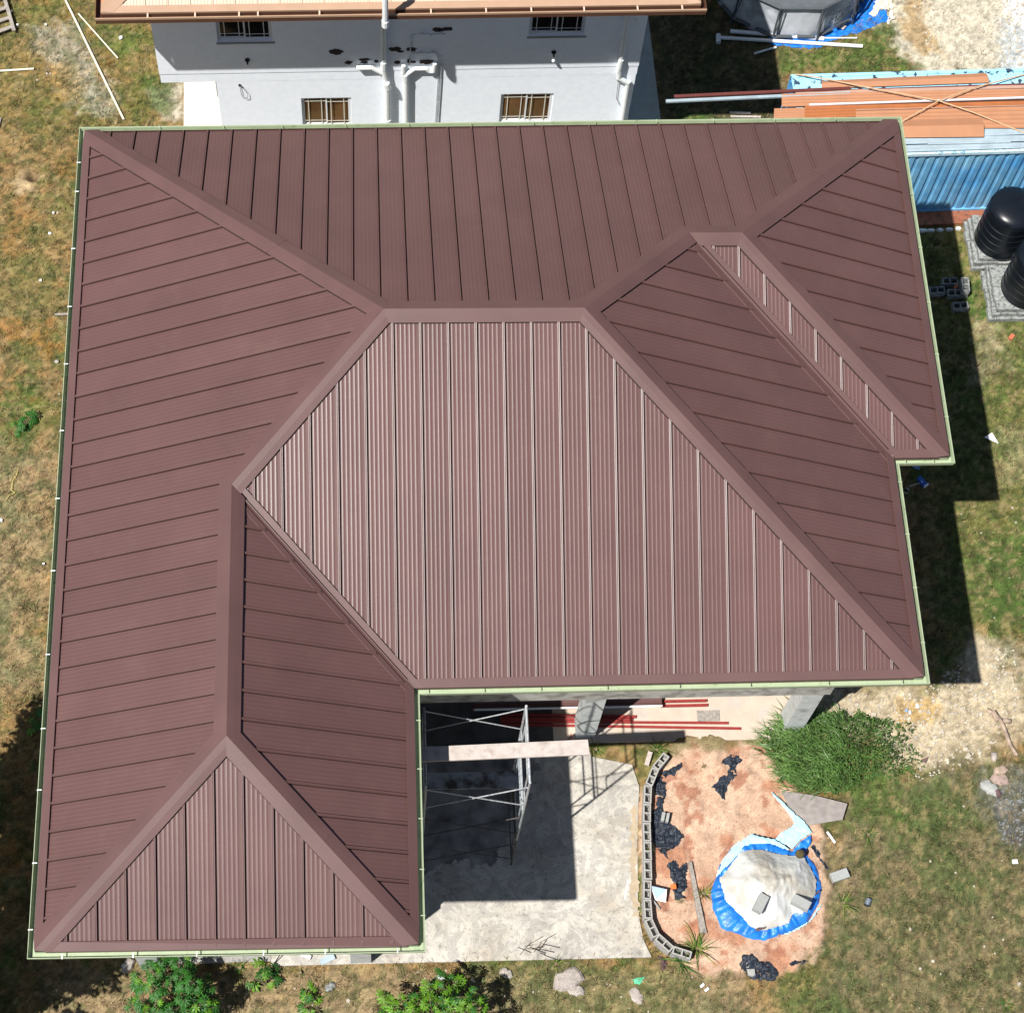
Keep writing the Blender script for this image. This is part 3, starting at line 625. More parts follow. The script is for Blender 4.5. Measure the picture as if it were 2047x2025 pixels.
# ================================================================ WATER TANKS
def tank(cx, cy, z0, R, H, label):
    t = thing('water_tank', label, 'water tank', (cx, cy, z0))
    prof = [(.001, 0), (R * .985, 0), (R, .03)]; nr = 5
    for i in range(nr):
        z = .06 + (H - .12) * i / nr; dz = (H - .12) / nr
        prof += [(R * .985, z), (R * .985, z + dz * .80), (R * 1.01, z + dz * .86), (R * 1.01, z + dz * .94)]
    prof += [(R, H - .06), (R * .99, H)]
    MB().lathe((cx, cy, z0), prof, 56).build('body', TANK, t, smooth=False)
    dome = [(R * .99, H)] + [(R * .99 * math.cos(a), H + .24 * math.sin(a)) for a in [math.pi / 2 * i / 10 for i in range(1, 11)]]
    MB().lathe((cx, cy, z0), dome, 56).build('dome', TANK, t, smooth=True)
    MB().lathe((cx + .25, cy + .05, z0 + H + .15), [(.23, 0), (.23, .09), (.215, .12), (.001, .135)], 32).build('lid', TANK, t)
    m = MB()
    for i in range(8):
        a = 2 * math.pi * i / 8 + .3; m.box((cx + R * .93 * math.cos(a), cy + R * .93 * math.sin(a), z0 + H + .05), (.08, .04, .05), rz=a)
    m.build('lifting_lug', TANK, t)
tank(21.33, 18.47, .42, .62, 1.35, 'black ribbed water tank beside the blue container')
tank(21.80, 17.05, .42, .64, 1.42, 'black ribbed water tank on the nearer stand, cut by the right edge')
def stand(x0, x1, y0, y1, label, seed):
    t = thing('tank_stand', label, 'block stand', ((x0 + x1) / 2, (y0 + y1) / 2, 0)); r = random.Random(seed)
    for c in range(3):
        ins = .06 * c; z = .0 + .14 * c
        def row(a, b, fixed, hor):
            p = a
            while p < b - .05:
                l = min(r.uniform(.22, .44), b - p); q = p + l - .015; o_ = r.uniform(-.02, .02)
                m = MB()
                if hor: m.box(((p + q) / 2, fixed + o_, z + .068), (q - p, .19, .125), rz=r.uniform(-.03, .03))
                else: m.box((fixed + o_, (p + q) / 2, z + .068), (.19, q - p, .125), rz=r.uniform(-.03, .03))
                m.build('block', STONE, t); p += l
        row(x0 + ins + .2, x1, y0 + ins + .1, True); row(y0 + ins, y1, x0 + ins + .1, False)
    m = MB(); m.bx(x0 + .38, x1, y0 + .38, y1, 0, .36); m.build('fill', STONE, t)
    y = y0 + .2
    while y < y1 - .1:
        x = x0 + .2
        while x < x1 - .1:
            l = r.uniform(.3, .45); MB().box((x + l / 2, y + .14, .385 + r.uniform(-.008, .008)), (l - .02, .26, .05), rz=r.uniform(-.04, .04)).build('block', STONE, t); x += l
        y += .28
stand(20.62, 22.2, 17.80, 19.2, 'rough stone block stand under the tank beside the container', 3)
stand(20.86, 22.8, 16.34, 17.74, 'rough stone block stand under the nearer tank at the right edge', 5)

# ================================================================ SWIMMING POOL
PC = (16.93, 27.05); PR_ = 2.16; PN = 12
pool = thing('swimming_pool', 'round grey above-ground pool with a dark tube frame at the top of the photo', 'pool', (*PC, 0))
ang = [math.pi * 2 * (i + .5) / PN - math.pi / 2 for i in range(PN)]
def pp(a, r, z): return (PC[0] + r * math.cos(a), PC[1] + r * math.sin(a), z)
rows = []
for i in range(PN * 8 + 1):
    a = ang[0] + 2 * math.pi * i / (PN * 8); k = (i % 8) / 8; rr_ = PR_ * (math.cos(math.pi / PN) / math.cos(((a - ang[0]) % (2 * math.pi / PN)) - math.pi / PN))
    bul = .07 * math.sin(math.pi * k)
    rows.append([pp(a, rr_ - .05 + bul * s + .015 * math.sin(i * 2.3 + s * 5) * s, 1.17 * (1 - s / 1.0) + .0) for s in (0, .15, .35, .55, .75, .9, 1.0)])
MB().grid(rows).build('liner_wall', POOLG, pool, smooth=True)
m = MB()
for i in range(PN): m.tube(pp(ang[i], PR_, 1.20), pp(ang[(i + 1) % PN], PR_, 1.20), .038, 8)
m.build('top_rail', POOLF, pool)
for i in range(PN):
    MB().tube(pp(ang[i], PR_ + .0, 1.2), pp(ang[i], PR_ + .13, .02), .028, 8).build('leg', POOLF, pool)
    MB().tube(pp(ang[i] + .05, PR_ + .0, 1.15), pp(ang[i] + .005, PR_ + .12, .15), .016, 6).build('leg_strap', POOLF, pool)
MB().add([pp(a, PR_ - .05, .9) for a in ang], [tuple(range(PN))]).build('water_cover', POOLIN, pool)
m = MB()
for i in range(PN):
    a0 = ang[i]; a1 = ang[i] + 2 * math.pi / PN
    for s0, s1 in ((.04, .42), (.56, .96)):
        P0 = Vector(pp(a0, PR_ + .07, .17)).lerp(Vector(pp(a1, PR_ + .07, .17)), s0); P1 = Vector(pp(a0, PR_ + .07, .17)).lerp(Vector(pp(a1, PR_ + .07, .17)), s1)
        m.tube(P0, P1, .045, 6)
m.build('base_band', POOLF, pool)
def text(body, size, loc, rot, m_, name, parent, ext_=.004):
    c = bpy.data.curves.new(name, 'FONT'); c.body = body; c.size = size; c.extrude = ext_; c.align_x = 'CENTER'; c.align_y = 'CENTER'
    o = bpy.data.objects.new(name, c); COL.objects.link(o)
    dg = bpy.context.evaluated_depsgraph_get(); me = bpy.data.meshes.new_from_object(o.evaluated_get(dg)); bpy.data.objects.remove(o)
    me.materials.append(m_); o = bpy.data.objects.new(name, me); COL.objects.link(o); o.rotation_euler = rot; o.parent = parent
    o.location = Vector(loc) - WL[parent.name]; return o
am = (ang[0] + ang[1]) / 2
at_ = am
tl = pp(at_, PR_ + .085, .74); text('MAX', .36, tl, (math.radians(88), 0, at_ + math.pi / 2), POOLF, 'lettering', pool)
tl = pp(at_, PR_ + .075, .99); text('STEEL PRO', .16, tl, (math.radians(88), 0, at_ + math.pi / 2), POOLF, 'lettering', pool)
# ================================================================ GROUND
gx = np.concatenate([[-300, -160, -80], np.arange(-45, -7.4, .8), np.arange(-6.8, 26.81, .055), np.arange(27.5, 66, .8), [90, 160, 300]])
gy = np.concatenate([[-300, -160, -80], np.arange(-45, -6.4, .8), np.arange(-6.0, 31.01, .055), np.arange(31.8, 72, .8), [90, 160, 300]])
GX, GY = np.meshgrid(gx, gy, indexing='ij')
def mixc(C, c, m): return C * (1 - m[..., None]) + np.array(c) * m[..., None]
def sm(a, lo, hi): t = np.clip((a - lo) / (hi - lo), 0, 1); return t * t * (3 - 2 * t)
n1 = vnoise(GX, GY, .35, 1); n2 = vnoise(GX, GY, 1.3, 2); n3 = vnoise(GX, GY, 4.5, 3); n4 = vnoise(GX, GY, 12, 4, 2)
STRAW = (.205, .128, .050); STRAW2 = (.24, .17, .082); OLIVE = (.110, .112, .032); GREEN = (.052, .092, .018); OCHRE = (.27, .125, .034); BARE = (.36, .29, .19)
C = np.ones(GX.shape + (3,)) * np.array(STRAW)
C = mixc(C, STRAW2, sm(n3 * .5 + n1 * .5, .46, .62) * .6)
gm = n2 * .5 + n3 * .3 + n1 * .35
C = mixc(C, OLIVE, sm(gm, .56, .66) * .85)
C = mixc(C, GREEN, sm(n2 * .45 + n3 * .35 + n4 * .25, .585, .66) * .75)
C = mixc(C, OCHRE, sm(vnoise(GX, GY, 1.1, 9), .60, .72) * .6 * (GX < 2))
H = .03 * (n2 - .5) + .055 * (n3 - .5)
bare = np.zeros(GX.shape)
def patch(poly, col, soft=.35, rag=.35, k=1., b=0., fs=2.2, seed=5):
    global C, bare
    d = pdist(GX, GY, poly) + rag * (vnoise(GX, GY, fs, seed, 4, .65) - .5) * 2
    m = sm(d, -soft / 2, soft / 2) * k
    C = mixc(C, col, m); bare = np.maximum(bare, m * b); return m
# top-left lawn: greener, with ochre
patch([(-4.466,27.078), (1.702,27.130), (0.818,22.352), (-1.363,21.444), (-4.090,22.044)], (.150, .120, .036), 1.2, .7, .5)
patch([(-2.814,25.148), (-1.696,25.474), (-0.565,22.810), (-0.415,22.199), (-1.294,22.502), (-2.390,24.358)], (.33, .31, .25), .5, .5, .6, .2, 4)
patch([(-2.247,24.045), (-1.622,24.047), (-1.449,23.116), (-1.937,22.961)], (.34, .20, .07), .5, .4, .5, 0, 3)
patch([(0.164,23.274), (1.108,23.510), (1.144,22.277), (0.697,22.276)], (.42, .38, .30), .25, .2, .8, .6, 4)
patch([(-1.713,25.796), (-1.186,25.397), (0.087,25.324), (0.243,24.527), (-0.500,24.209)], (.06, .10, .02), .5, .4, .8, 0, 4)
patch([(-0.117,24.053), (0.844,23.509), (0.876,22.505), (0.314,22.581)], (.055, .095, .02), .4, .3, .8, 0, 4)
patch([(-3.014,20.555), (-2.611,20.879), (-2.273,20.702), (-2.391,20.261), (-2.860,20.043)], (.52, .40, .24), .3, .25, .95, .95, 5)
patch([(-4.090,22.044), (-1.402,22.198), (-1.348,16.572), (-3.683,16.589)], (.205, .135, .058), 1., .6, .45)
patch([(-3.426,13.146), (-1.391,13.120), (-1.322,7.061), (-2.975,7.097)], (.235, .19, .115), 1., .6, .55)
# right strip
patch([(19.024,19.022), (22.940,19.456), (21.061,8.007), (18.522,8.058)], (.088, .112, .030), .8, .8, .75)
patch([(20.494,16.407), (21.161,16.260), (21.050,14.727), (20.311,14.734)], (.33, .28, .18), .4, .5, .6, .3, 3)
patch([(20.537,13.374), (21.983,13.626), (21.679,11.772), (20.518,12.049)], (.28, .25, .13), .6, .6, .6, .1, 3)
patch([(19.691,10.515), (21.551,10.997), (21.081,8.128), (19.594,8.279)], (.045, .085, .018), .6, .6, .8, 0, 3)
patch([(20.980,18.424), (21.274,17.838), (20.682,16.406), (20.326,16.978)], (.05, .10, .02), .3, .4, .8, 0, 4)
# ground by the far right top: pale gravel and white slab
patch([(19.866,27.623), (24.982,27.668), (24.356,23.982), (20.310,23.807), (19.595,24.451), (19.338,25.598)], (.43, .39, .30), .5, .6, 1, 1, 2.5)
patch([(19.959,27.282), (20.919,27.290), (20.554,25.605), (20.800,24.456), (20.253,24.372), (19.878,25.601)], (.30, .20, .09), .35, .4, .8, .8, 3)
patch([(18.472,25.099), (19.722,25.435), (19.595,24.451), (20.220,24.129), (17.675,23.959), (16.469,23.794), (16.477,24.519), (17.881,24.606)], (.07, .11, .025), .4, .4, .9, 0, 4)
patch([(22.761,27.648), (24.982,27.668), (24.551,25.130), (23.150,25.123), (22.776,25.952)], (.66, .66, .64), .3, .12, 1, 1, 2)
patch([(22.657,25.617), (23.176,25.288), (24.579,25.296), (24.329,23.820), (22.179,23.813)], (.36, .40, .42), .5, .3, .8, 1, 2)
# ground colour darkened where the rear house's shadow falls
patch([(13.217,25.891), (16.519,26.245), (16.502,22.842), (16.291,22.059), (13.193,22.057)], (.05, .05, .03), .4, .3, .85, .3)
patch([(13.751,22.602), (14.524,22.556), (14.630,22.291), (13.596,22.274)], (.05, .10, .02), .2, .2, .9, 0, 5)
# pale gravelly earth by the front right corner
patch([(14.734,6.885), (16.329,7.004), (18.028,6.968), (19.443,8.039), (20.001,7.907), (20.105,6.357), (19.026,5.223), (17.623,4.801), (16.641,5.854), (15.091,6.005)], (.37, .305, .205), .7, .7, 1, 1, 1.6, 8)
patch([(17.418,6.651), (18.097,6.636), (18.275,6.281), (17.350,6.127)], (.36, .23, .08), .3, .3, .75, .9, 3)
patch([(19.598,7.915), (20.428,7.899), (20.865,6.812), (19.740,6.955)], (.42, .37, .27), .6, .6, .6, .5, 3)
# lawn lower right
patch([(16.072,4.840), (20.635,5.414), (20.105,-1.042), (14.771,-0.866), (15.211,1.167), (15.454,3.299)], (.105, .098, .052), .9, .7, .85, 0)
patch([(16.929,4.593), (18.290,4.785), (18.810,3.762), (17.524,3.244), (16.897,3.480)], (.06, .095, .025), .7, .7, .75, 0, 2.6)
patch([(17.415,3.247), (19.100,2.763), (18.785,2.123), (17.515,2.374)], (.07, .10, .03), .6, .6, .6, 0, 3)
patch([(16.153,5.520), (17.045,5.499), (17.064,3.918), (15.857,3.950)], (.06, .10, .02), .5, .5, .8, 0, 3)
patch([(19.070,4.766), (20.560,4.957), (20.303,3.390), (19.294,3.306), (18.875,4.207)], (.15, .15, .135), .9, .8, .7, .5, 4)
patch([(19.191,4.087), (20.430,4.167), (20.285,3.280), (19.294,3.306)], (.05, .05, .055), .4, .5, .7, .4, 5)
# front strip
patch([(-1.038,1.299), (13.482,0.855), (13.321,-0.818), (-1.238,-0.337)], (.235, .185, .115), .4, .4, .6, 0)
patch([(8.576,1.108), (12.440,0.991), (12.084,-0.777), (8.805,-0.669)], (.11, .115, .045), .6, .7, .7, 0, 3)
patch([(14.056,0.271), (15.550,0.430), (15.675,-0.290), (14.004,-0.237)], (.07, .10, .03), .4, .5, .8, 0, 3)
# clay bed
CLAY = [(12.244,5.863), (14.180,5.819), (14.693,4.874), (15.018,4.305), (15.370,3.521), (15.331,2.221), (14.999,1.173), (14.103,0.733), (12.422,0.784), (11.741,1.480), (11.343,1.806), (11.299,2.978), (11.408,4.508)]
cm = patch(CLAY, (.45, .30, .21), .2, .22, 1, 1, 2.4, 6)
C = mixc(C, (.36, .165, .095), cm * sm(vnoise(GX, GY, 1.9, 21, 4), .55, .66) * .8)
C = mixc(C, (.50, .35, .25), cm * sm(vnoise(GX, GY, 1.5, 22, 4), .55, .68) * .7)
C = mixc(C, (.30, .13, .08), cm * sm(vnoise(GX, GY, 3.4, 23, 3), .66, .71) * .8)
H = H + cm * .035 * (vnoise(GX, GY, 8, 25, 2) - .5) + cm * (.10 + .18 * (vnoise(GX, GY, 2.2, 24, 4) - .5))
patch([(15.261,3.524), (16.119,3.391), (15.736,1.996), (15.116,2.227)], (.27, .20, .12), .5, .5, .6, .3, 3)
patch([(12.085,5.959), (14.189,5.910), (13.945,5.686), (12.270,5.498), (11.619,5.627)], (.12, .12, .04), .25, .3, .7, 0, 4)
tf = 1 - np.clip(bare, 0, 1)
C = mixc(C, (.048, .064, .020), sm(vnoise(GX, GY, 5.5, 91, 3, .7) + .05 * (GX > 14), .50, .60) * .62 * tf)
C = mixc(C, (.26, .19, .095), sm(vnoise(GX, GY, 7.5, 92, 3, .7), .54, .66) * .45 * tf)
C = C * (.98)
C = C * (1 + ( (n4 - .5) * .6 * (1 - .7 * cm) + (vnoise(GX, GY, 17, 31, 1) - .5) * .75 * (1 - .6 * cm) + (vnoise(GX, GY, 9, 32, 2) - .5) * .5 * (1 - .8 * cm)))[..., None]
H = H + (n4 - .5) * .032
far = (GX < -6.9) | (GX > 26.9) | (GY < -6.1) | (GY > 31.1); H[far] = 0
hole = (-2.479,20.702); H -= .22 * np.exp(-((GX - hole[0]) ** 2 + (GY - hole[1]) ** 2) / .02) * 1.5
C = mixc(C, (.06, .03, .015), np.exp(-((GX - hole[0]) ** 2 + (GY - hole[1]) ** 2) / .012))
# keep the earth under slabs and containers flat
PCV = np.stack([C[..., 0], C[..., 1], C[..., 2], np.ones(GX.shape)], -1)
me = bpy.data.meshes.new('ground'); nx_, ny_ = GX.shape
me.vertices.add(nx_ * ny_); me.vertices.foreach_set('co', np.stack([GX, GY, H], -1).astype(np.float32).ravel())
ii, jj = np.meshgrid(np.arange(nx_ - 1), np.arange(ny_ - 1), indexing='ij'); a = (ii * ny_ + jj).ravel()
qd = np.stack([a, a + ny_, a + ny_ + 1, a + 1], -1)
me.loops.add(qd.size); me.loops.foreach_set('vertex_index', qd.ravel().astype(np.int32))
me.polygons.add(len(qd)); me.polygons.foreach_set('loop_start', np.arange(0, qd.size, 4, dtype=np.int32)); me.polygons.foreach_set('use_smooth', np.ones(len(qd), bool))
me.update(calc_edges=True)
at = me.color_attributes.new('Col', 'FLOAT_COLOR', 'POINT'); at.data.foreach_set('color', np.clip(PCV, 0, 1).astype(np.float32).ravel())
me.materials.append(mat('earth_and_turf', (0, 0, 0), r=.95, var=.22, vs=28, det=3., bump=.8, bs=45, spec=.15, attr=True))
g = bpy.data.objects.new('ground', me); COL.objects.link(g); g['kind'] = 'structure'

def samp(x, y, F):
    i = np.clip(np.searchsorted(gx, x), 0, nx_ - 1); j = np.clip(np.searchsorted(gy, y), 0, ny_ - 1); return F[i, j]
# ---- grass tufts: one object nobody could count
SLAB1 = [(-3.634,26.106)] 
YARD = [(3.55, 1.22), (11.36, 1.16), (11.25, 1.5), (11.22, 2.1), (11.3, 3.3), (11.36, 4.1), (11.45, 4.8), (11.2, 5.35), (10.45, 5.52), (10.3, 5.83), (15.25, 5.80), (15.25, 9.0), (3.55, 9.0)]
N = 84000
tx = NR.uniform(-6.5, 26, N); ty = NR.uniform(-5.8, 30.8, N)
bb = samp(tx, ty, bare); keep = NR.random(N) > bb * 1.05
keep &= ~pip(tx, ty, YARD); keep &= ~((tx > 1.2) & (tx < 14.5) & (ty > 2) & (ty < 16)); keep &= ~((tx > .9) & (tx < 13.3) & (ty > 19.8)); keep &= ~((tx > 16.2) & (tx < 22.2) & (ty > 19.5) & (ty < 22.)); keep &= np.hypot(tx - 16.93, ty - 27.05) > 2.4
tx, ty = tx[keep], ty[keep]; base = samp(tx, ty, C); hz = samp(tx, ty, H); N = len(tx)
K = 5
ang_ = NR.uniform(0, 2 * np.pi, (N, K)); ln = NR.uniform(.04, .13, (N, K)) * (1 + .9 * sm(vnoise(tx, ty, 1.2, 41), .5, .7))[:, None]; lean = NR.uniform(.25, 1.3, (N, K)); wd_ = NR.uniform(.004, .010, (N, K))
bxp = tx[:, None] + NR.normal(0, .022, (N, K)); byp = ty[:, None] + NR.normal(0, .022, (N, K)); bz_ = np.repeat(hz[:, None], K, 1)
dx, dy = np.cos(ang_), np.sin(ang_)
v0 = np.stack([bxp - dy * wd_, byp + dx * wd_, bz_], -1); v1 = np.stack([bxp + dy * wd_, byp - dx * wd_, bz_], -1)
hh = ln * np.cos(np.minimum(lean, 1.35)); oo = ln * np.sin(np.minimum(lean, 1.35))
v2 = np.stack([bxp + dx * oo, byp + dy * oo, bz_ + hh], -1)
V = np.stack([v0, v1, v2], 2).reshape(-1, 3); M_ = N * K
me = bpy.data.meshes.new('grass'); me.vertices.add(M_ * 3); me.vertices.foreach_set('co', V.astype(np.float32).ravel())
me.loops.add(M_ * 3); me.loops.foreach_set('vertex_index', np.arange(M_ * 3, dtype=np.int32)); me.polygons.add(M_); me.polygons.foreach_set('loop_start', np.arange(0, M_ * 3, 3, dtype=np.int32)); me.update(calc_edges=True)
cc = base[:, None, :] * NR.uniform(.45, 1.75, (N, K, 1)) * (1 + NR.normal(0, .06, (N, K, 3)))
cc = np.repeat(cc.reshape(-1, 3), 3, 0); at = me.color_attributes.new('Col', 'FLOAT_COLOR', 'POINT'); at.data.foreach_set('color', np.clip(np.concatenate([cc, np.ones((len(cc), 1))], 1), 0, 1).astype(np.float32).ravel())
me.materials.append(mat('grass_blades', (0, 0, 0), r=.7, var=0, spec=.15, attr=True))
g = bpy.data.objects.new('grass', me); COL.objects.link(g); g['kind'] = 'stuff'; g['label'] = 'short dry and green grass growing over the plot'; g['category'] = 'grass'
# longer straw lying every way over the turf: two-piece curved blades
N = 115000
tx = NR.uniform(-6.5, 26, N); ty = NR.uniform(-5.8, 30.8, N)
keep = (NR.random(N) > samp(tx, ty, bare) * 1.02) & ~pip(tx, ty, YARD) & ~((tx > 1.2) & (tx < 14.5) & (ty > 2) & (ty < 16)) & ~((tx > .9) & (tx < 13.3) & (ty > 19.8)) & ~((tx > 16.2) & (tx < 22.2) & (ty > 19.5) & (ty < 22.)) & (np.hypot(tx - 16.93, ty - 27.05) > 2.4)
keep &= vnoise(tx, ty, 1.7, 51) + NR.normal(0, .10, N) > .46
tx, ty = tx[keep], ty[keep]; N = len(tx); base = samp(tx, ty, C); hz = samp(tx, ty, H)
a_ = NR.uniform(0, 2 * np.pi, N); l_ = NR.uniform(.06, .22, N) * NR.uniform(.5, 1, N) ** .5; wd_ = NR.uniform(.002, .0045, N); b_ = a_ + NR.normal(0, .25, N); h_ = NR.uniform(.02, .11, N)
p0 = np.stack([tx, ty, hz + .005], -1); d1 = np.stack([np.cos(a_), np.sin(a_)], -1) * (l_ * .5)[:, None]; d2 = np.stack([np.cos(b_), np.sin(b_)], -1) * (l_ * .5)[:, None]
p1 = p0 + np.concatenate([d1, h_[:, None]], 1); p2 = p1 + np.concatenate([d2, -(h_ * NR.uniform(.2, .9, N))[:, None]], 1)
sd = np.stack([-np.sin(a_) * wd_, np.cos(a_) * wd_, 0 * a_], -1)
V = np.stack([p0 - sd, p0 + sd, p1 + sd, p1 - sd, p2], 1).reshape(-1, 3)
base_i = np.arange(N) * 5; LP_ = np.stack([base_i, base_i + 1, base_i + 2, base_i + 3, base_i + 3, base_i + 2, base_i + 4], -1).ravel()
me = bpy.data.meshes.new('grass'); me.vertices.add(N * 5); me.vertices.foreach_set('co', V.astype(np.float32).ravel())
me.loops.add(N * 7); me.loops.foreach_set('vertex_index', LP_.astype(np.int32)); me.polygons.add(N * 2)
me.polygons.foreach_set('loop_start', np.stack([np.arange(N) * 7, np.arange(N) * 7 + 4], -1).ravel().astype(np.int32)); me.update(calc_edges=True)
st = np.array([.29, .21, .11]) * NR.uniform(.6, 1.35, (N, 1)); mixk = NR.random((N, 1)) * .55; cc = st * (1 - mixk) + base * NR.uniform(.6, 1.6, (N, 1)) * mixk
gr = base[:, 1] > base[:, 0]; cc[gr] = base[gr] * NR.uniform(.7, 2.2, (gr.sum(), 1)) * .75 + st[gr] * .25
cc = np.repeat(cc, 5, 0); at = me.color_attributes.new('Col', 'FLOAT_COLOR', 'POINT'); at.data.foreach_set('color', np.clip(np.concatenate([cc, np.ones((len(cc), 1))], 1), 0, 1).astype(np.float32).ravel())
me.materials.append(bpy.data.materials['grass_blades'])
g = bpy.data.objects.new('straw', me); COL.objects.link(g); g['kind'] = 'stuff'; g['label'] = 'long dry straw blades lying over the turf'; g['category'] = 'grass'
# ---- pebbles: stuff
def pebbles(name, label, regs, mt, lo=.012, hi=.04):
    m = MB()
    for poly, cnt in regs:
        xs = [p[0] for p in poly]; ys = [p[1] for p in poly]; k = 0
        while k < cnt:
            x, y = RNG.uniform(min(xs), max(xs)), RNG.uniform(min(ys), max(ys))
            if not pip(np.array([x]), np.array([y]), poly)[0]: continue
            k += 1; r = RNG.uniform(lo, hi) * (1 if RNG.random() < .9 else 1.8); z = float(samp(np.array([x]), np.array([y]), H)[0]); a = RNG.uniform(0, 6)
            P = [(x + r * math.cos(a + t) * RNG.uniform(.7, 1.2), y + r * math.sin(a + t) * RNG.uniform(.7, 1.2), z) for t in (0, 1.25, 2.5, 3.8, 5.)]
            Q = [(x + (p[0] - x) * .55, y + (p[1] - y) * .55, z + r * .7) for p in P]
            m.add(P + Q, [(i, (i + 1) % 5, 5 + (i + 1) % 5, 5 + i) for i in range(5)] + [(5, 6, 7, 8, 9)])
    m.build(name, mt, kind='stuff', label=label, cat='pebbles')
GRAVEL = [(15.628,6.807), (18.016,6.873), (19.434,7.979), (20.213,7.782), (20.105,6.357), (19.026,5.223), (17.623,4.801), (16.641,5.854)]
pebbles('pebbles', 'pale stones scattered over the gravelly ground at the right and top right', [(GRAVEL, 900), ([(20.236,26.270), (23.335,26.291), (22.995,24.139), (20.599,23.969)], 900), ([(19.026,5.223), (20.038,5.428), (19.149,-0.198), (15.490,-0.081)], 20), ([(19.007,11.551), (21.208,12.832), (20.447,8.019), (19.328,8.042)], 9), ([(-3.634,26.106), (-1.220,26.123), (-0.937,13.114), (-2.749,13.137)], 10), ([(1.897,1.209), (12.431,0.887), (12.353,-0.032), (1.922,0.301)], 45)], mat('pale_pebble', (.42, .375, .30), r=.9, var=.3, vs=7))
pebbles('pebbles', 'ashy grey rubble beside the cloth scraps at the right edge', [([(19.148,4.537), (20.075,4.741), (19.826,3.182), (19.239,3.308)], 190)], mat('ash_rubble', (.15, .155, .15), r=.95, var=.7, vs=9), .01, .045)
pebbles('pebbles', 'small reddish clods on the clay bed', [(CLAY, 500)], mat('clay_clod', (.36, .20, .13), r=.95, var=.35, vs=9), .008, .022)

# ================================================================ YARD SLAB
def slab(name, poly, z, mt, kind='structure', st=.12):
    MB().prism(poly, -.15, z).build(name, mt, kind=kind)
YC_ = mat('stained_yard_concrete', (.46, .43, .375), r=.9, var=.14, vs=5, bump=.35, bs=50)
def extra(m, col, s, t, wdt, k=1., det=8., dist=0., loc=(0, 0, 0), scl=(1, 1, 1)):
    n = m.node_tree; L = n.links.new; b = n.nodes['Principled BSDF']; src = b.inputs['Base Color'].links[0].from_socket
    geo = n.nodes.new('ShaderNodeNewGeometry'); mp0 = n.nodes.new('ShaderNodeMapping'); mp0.inputs['Location'].default_value = loc; mp0.inputs['Scale'].default_value = scl
    L(geo.outputs['Position'], mp0.inputs['Vector'])
    no = n.nodes.new('ShaderNodeTexNoise'); no.inputs['Scale'].default_value = s; no.inputs['Detail'].default_value = det; no.inputs['Roughness'].default_value = .70; no.inputs['Distortion'].default_value = dist
    L(mp0.outputs[0], no.inputs['Vector']); mp = n.nodes.new('ShaderNodeMapRange'); mp.inputs['From Min'].default_value = t - wdt; mp.inputs['From Max'].default_value = t + wdt; mp.inputs['To Max'].default_value = k
    L(no.outputs['Fac'], mp.inputs['Value']); mx = n.nodes.new('ShaderNodeMix'); mx.data_type = 'RGBA'
    L(mp.outputs[0], mx.inputs[0]); L(src, mx.inputs[6]); mx.inputs[7].default_value = (*col, 1); L(mx.outputs[2], b.inputs['Base Color'])
extra(YC_, (.29, .27, .24), .7, .53, .16, .7, loc=(3, 1, 0))
extra(YC_, (.54, .52, .47), .8, .55, .15, .6, loc=(8, 3, 0))
extra(YC_, (.33, .26, .18), .8, .60, .12, .6, loc=(1, 7, 0))
extra(YC_, (.13, .12, .11), 2.6, .65, .07, .7, loc=(2, 2, 0))
extra(YC_, (.10, .10, .10), 1.6, .5, .004, .25, dist=2.5, loc=(5, 9, 0))
extra(YC_, (.15, .14, .13), 14, .62, .05, .6, loc=(1, 2, 0), det=3)
slab('yard_slab', [(3.55, 1.2), (11.42, 1.14), (11.28, 1.5), (11.2, 2.1), (11.28, 3.3), (11.34, 4.1), (11.42, 4.8), (11.3, 5.3), (10.45, 5.5), (10.28, 5.80), (8.6, 5.82), (3.55, 5.82)], .045, YC_)
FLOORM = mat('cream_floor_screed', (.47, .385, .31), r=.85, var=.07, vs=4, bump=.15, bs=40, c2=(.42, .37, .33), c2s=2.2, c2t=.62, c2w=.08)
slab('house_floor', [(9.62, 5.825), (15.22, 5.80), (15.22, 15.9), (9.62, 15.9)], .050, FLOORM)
slab('back_floor', [(.9, 5.83), (9.615, 5.83), (9.615, 15.9), (.9, 15.9)], .050, mat('shade_darkened_floor', (.07, .065, .06), r=.9, var=.3, vs=3))  # floor colour darkened to paint in the deep shade under the house
MB().prism([(.85, 1.3), (3.54, 1.3), (3.54, 5.82), (.85, 5.82)], -.15, .04).build('rough_floor', DARKWALL, kind='structure')
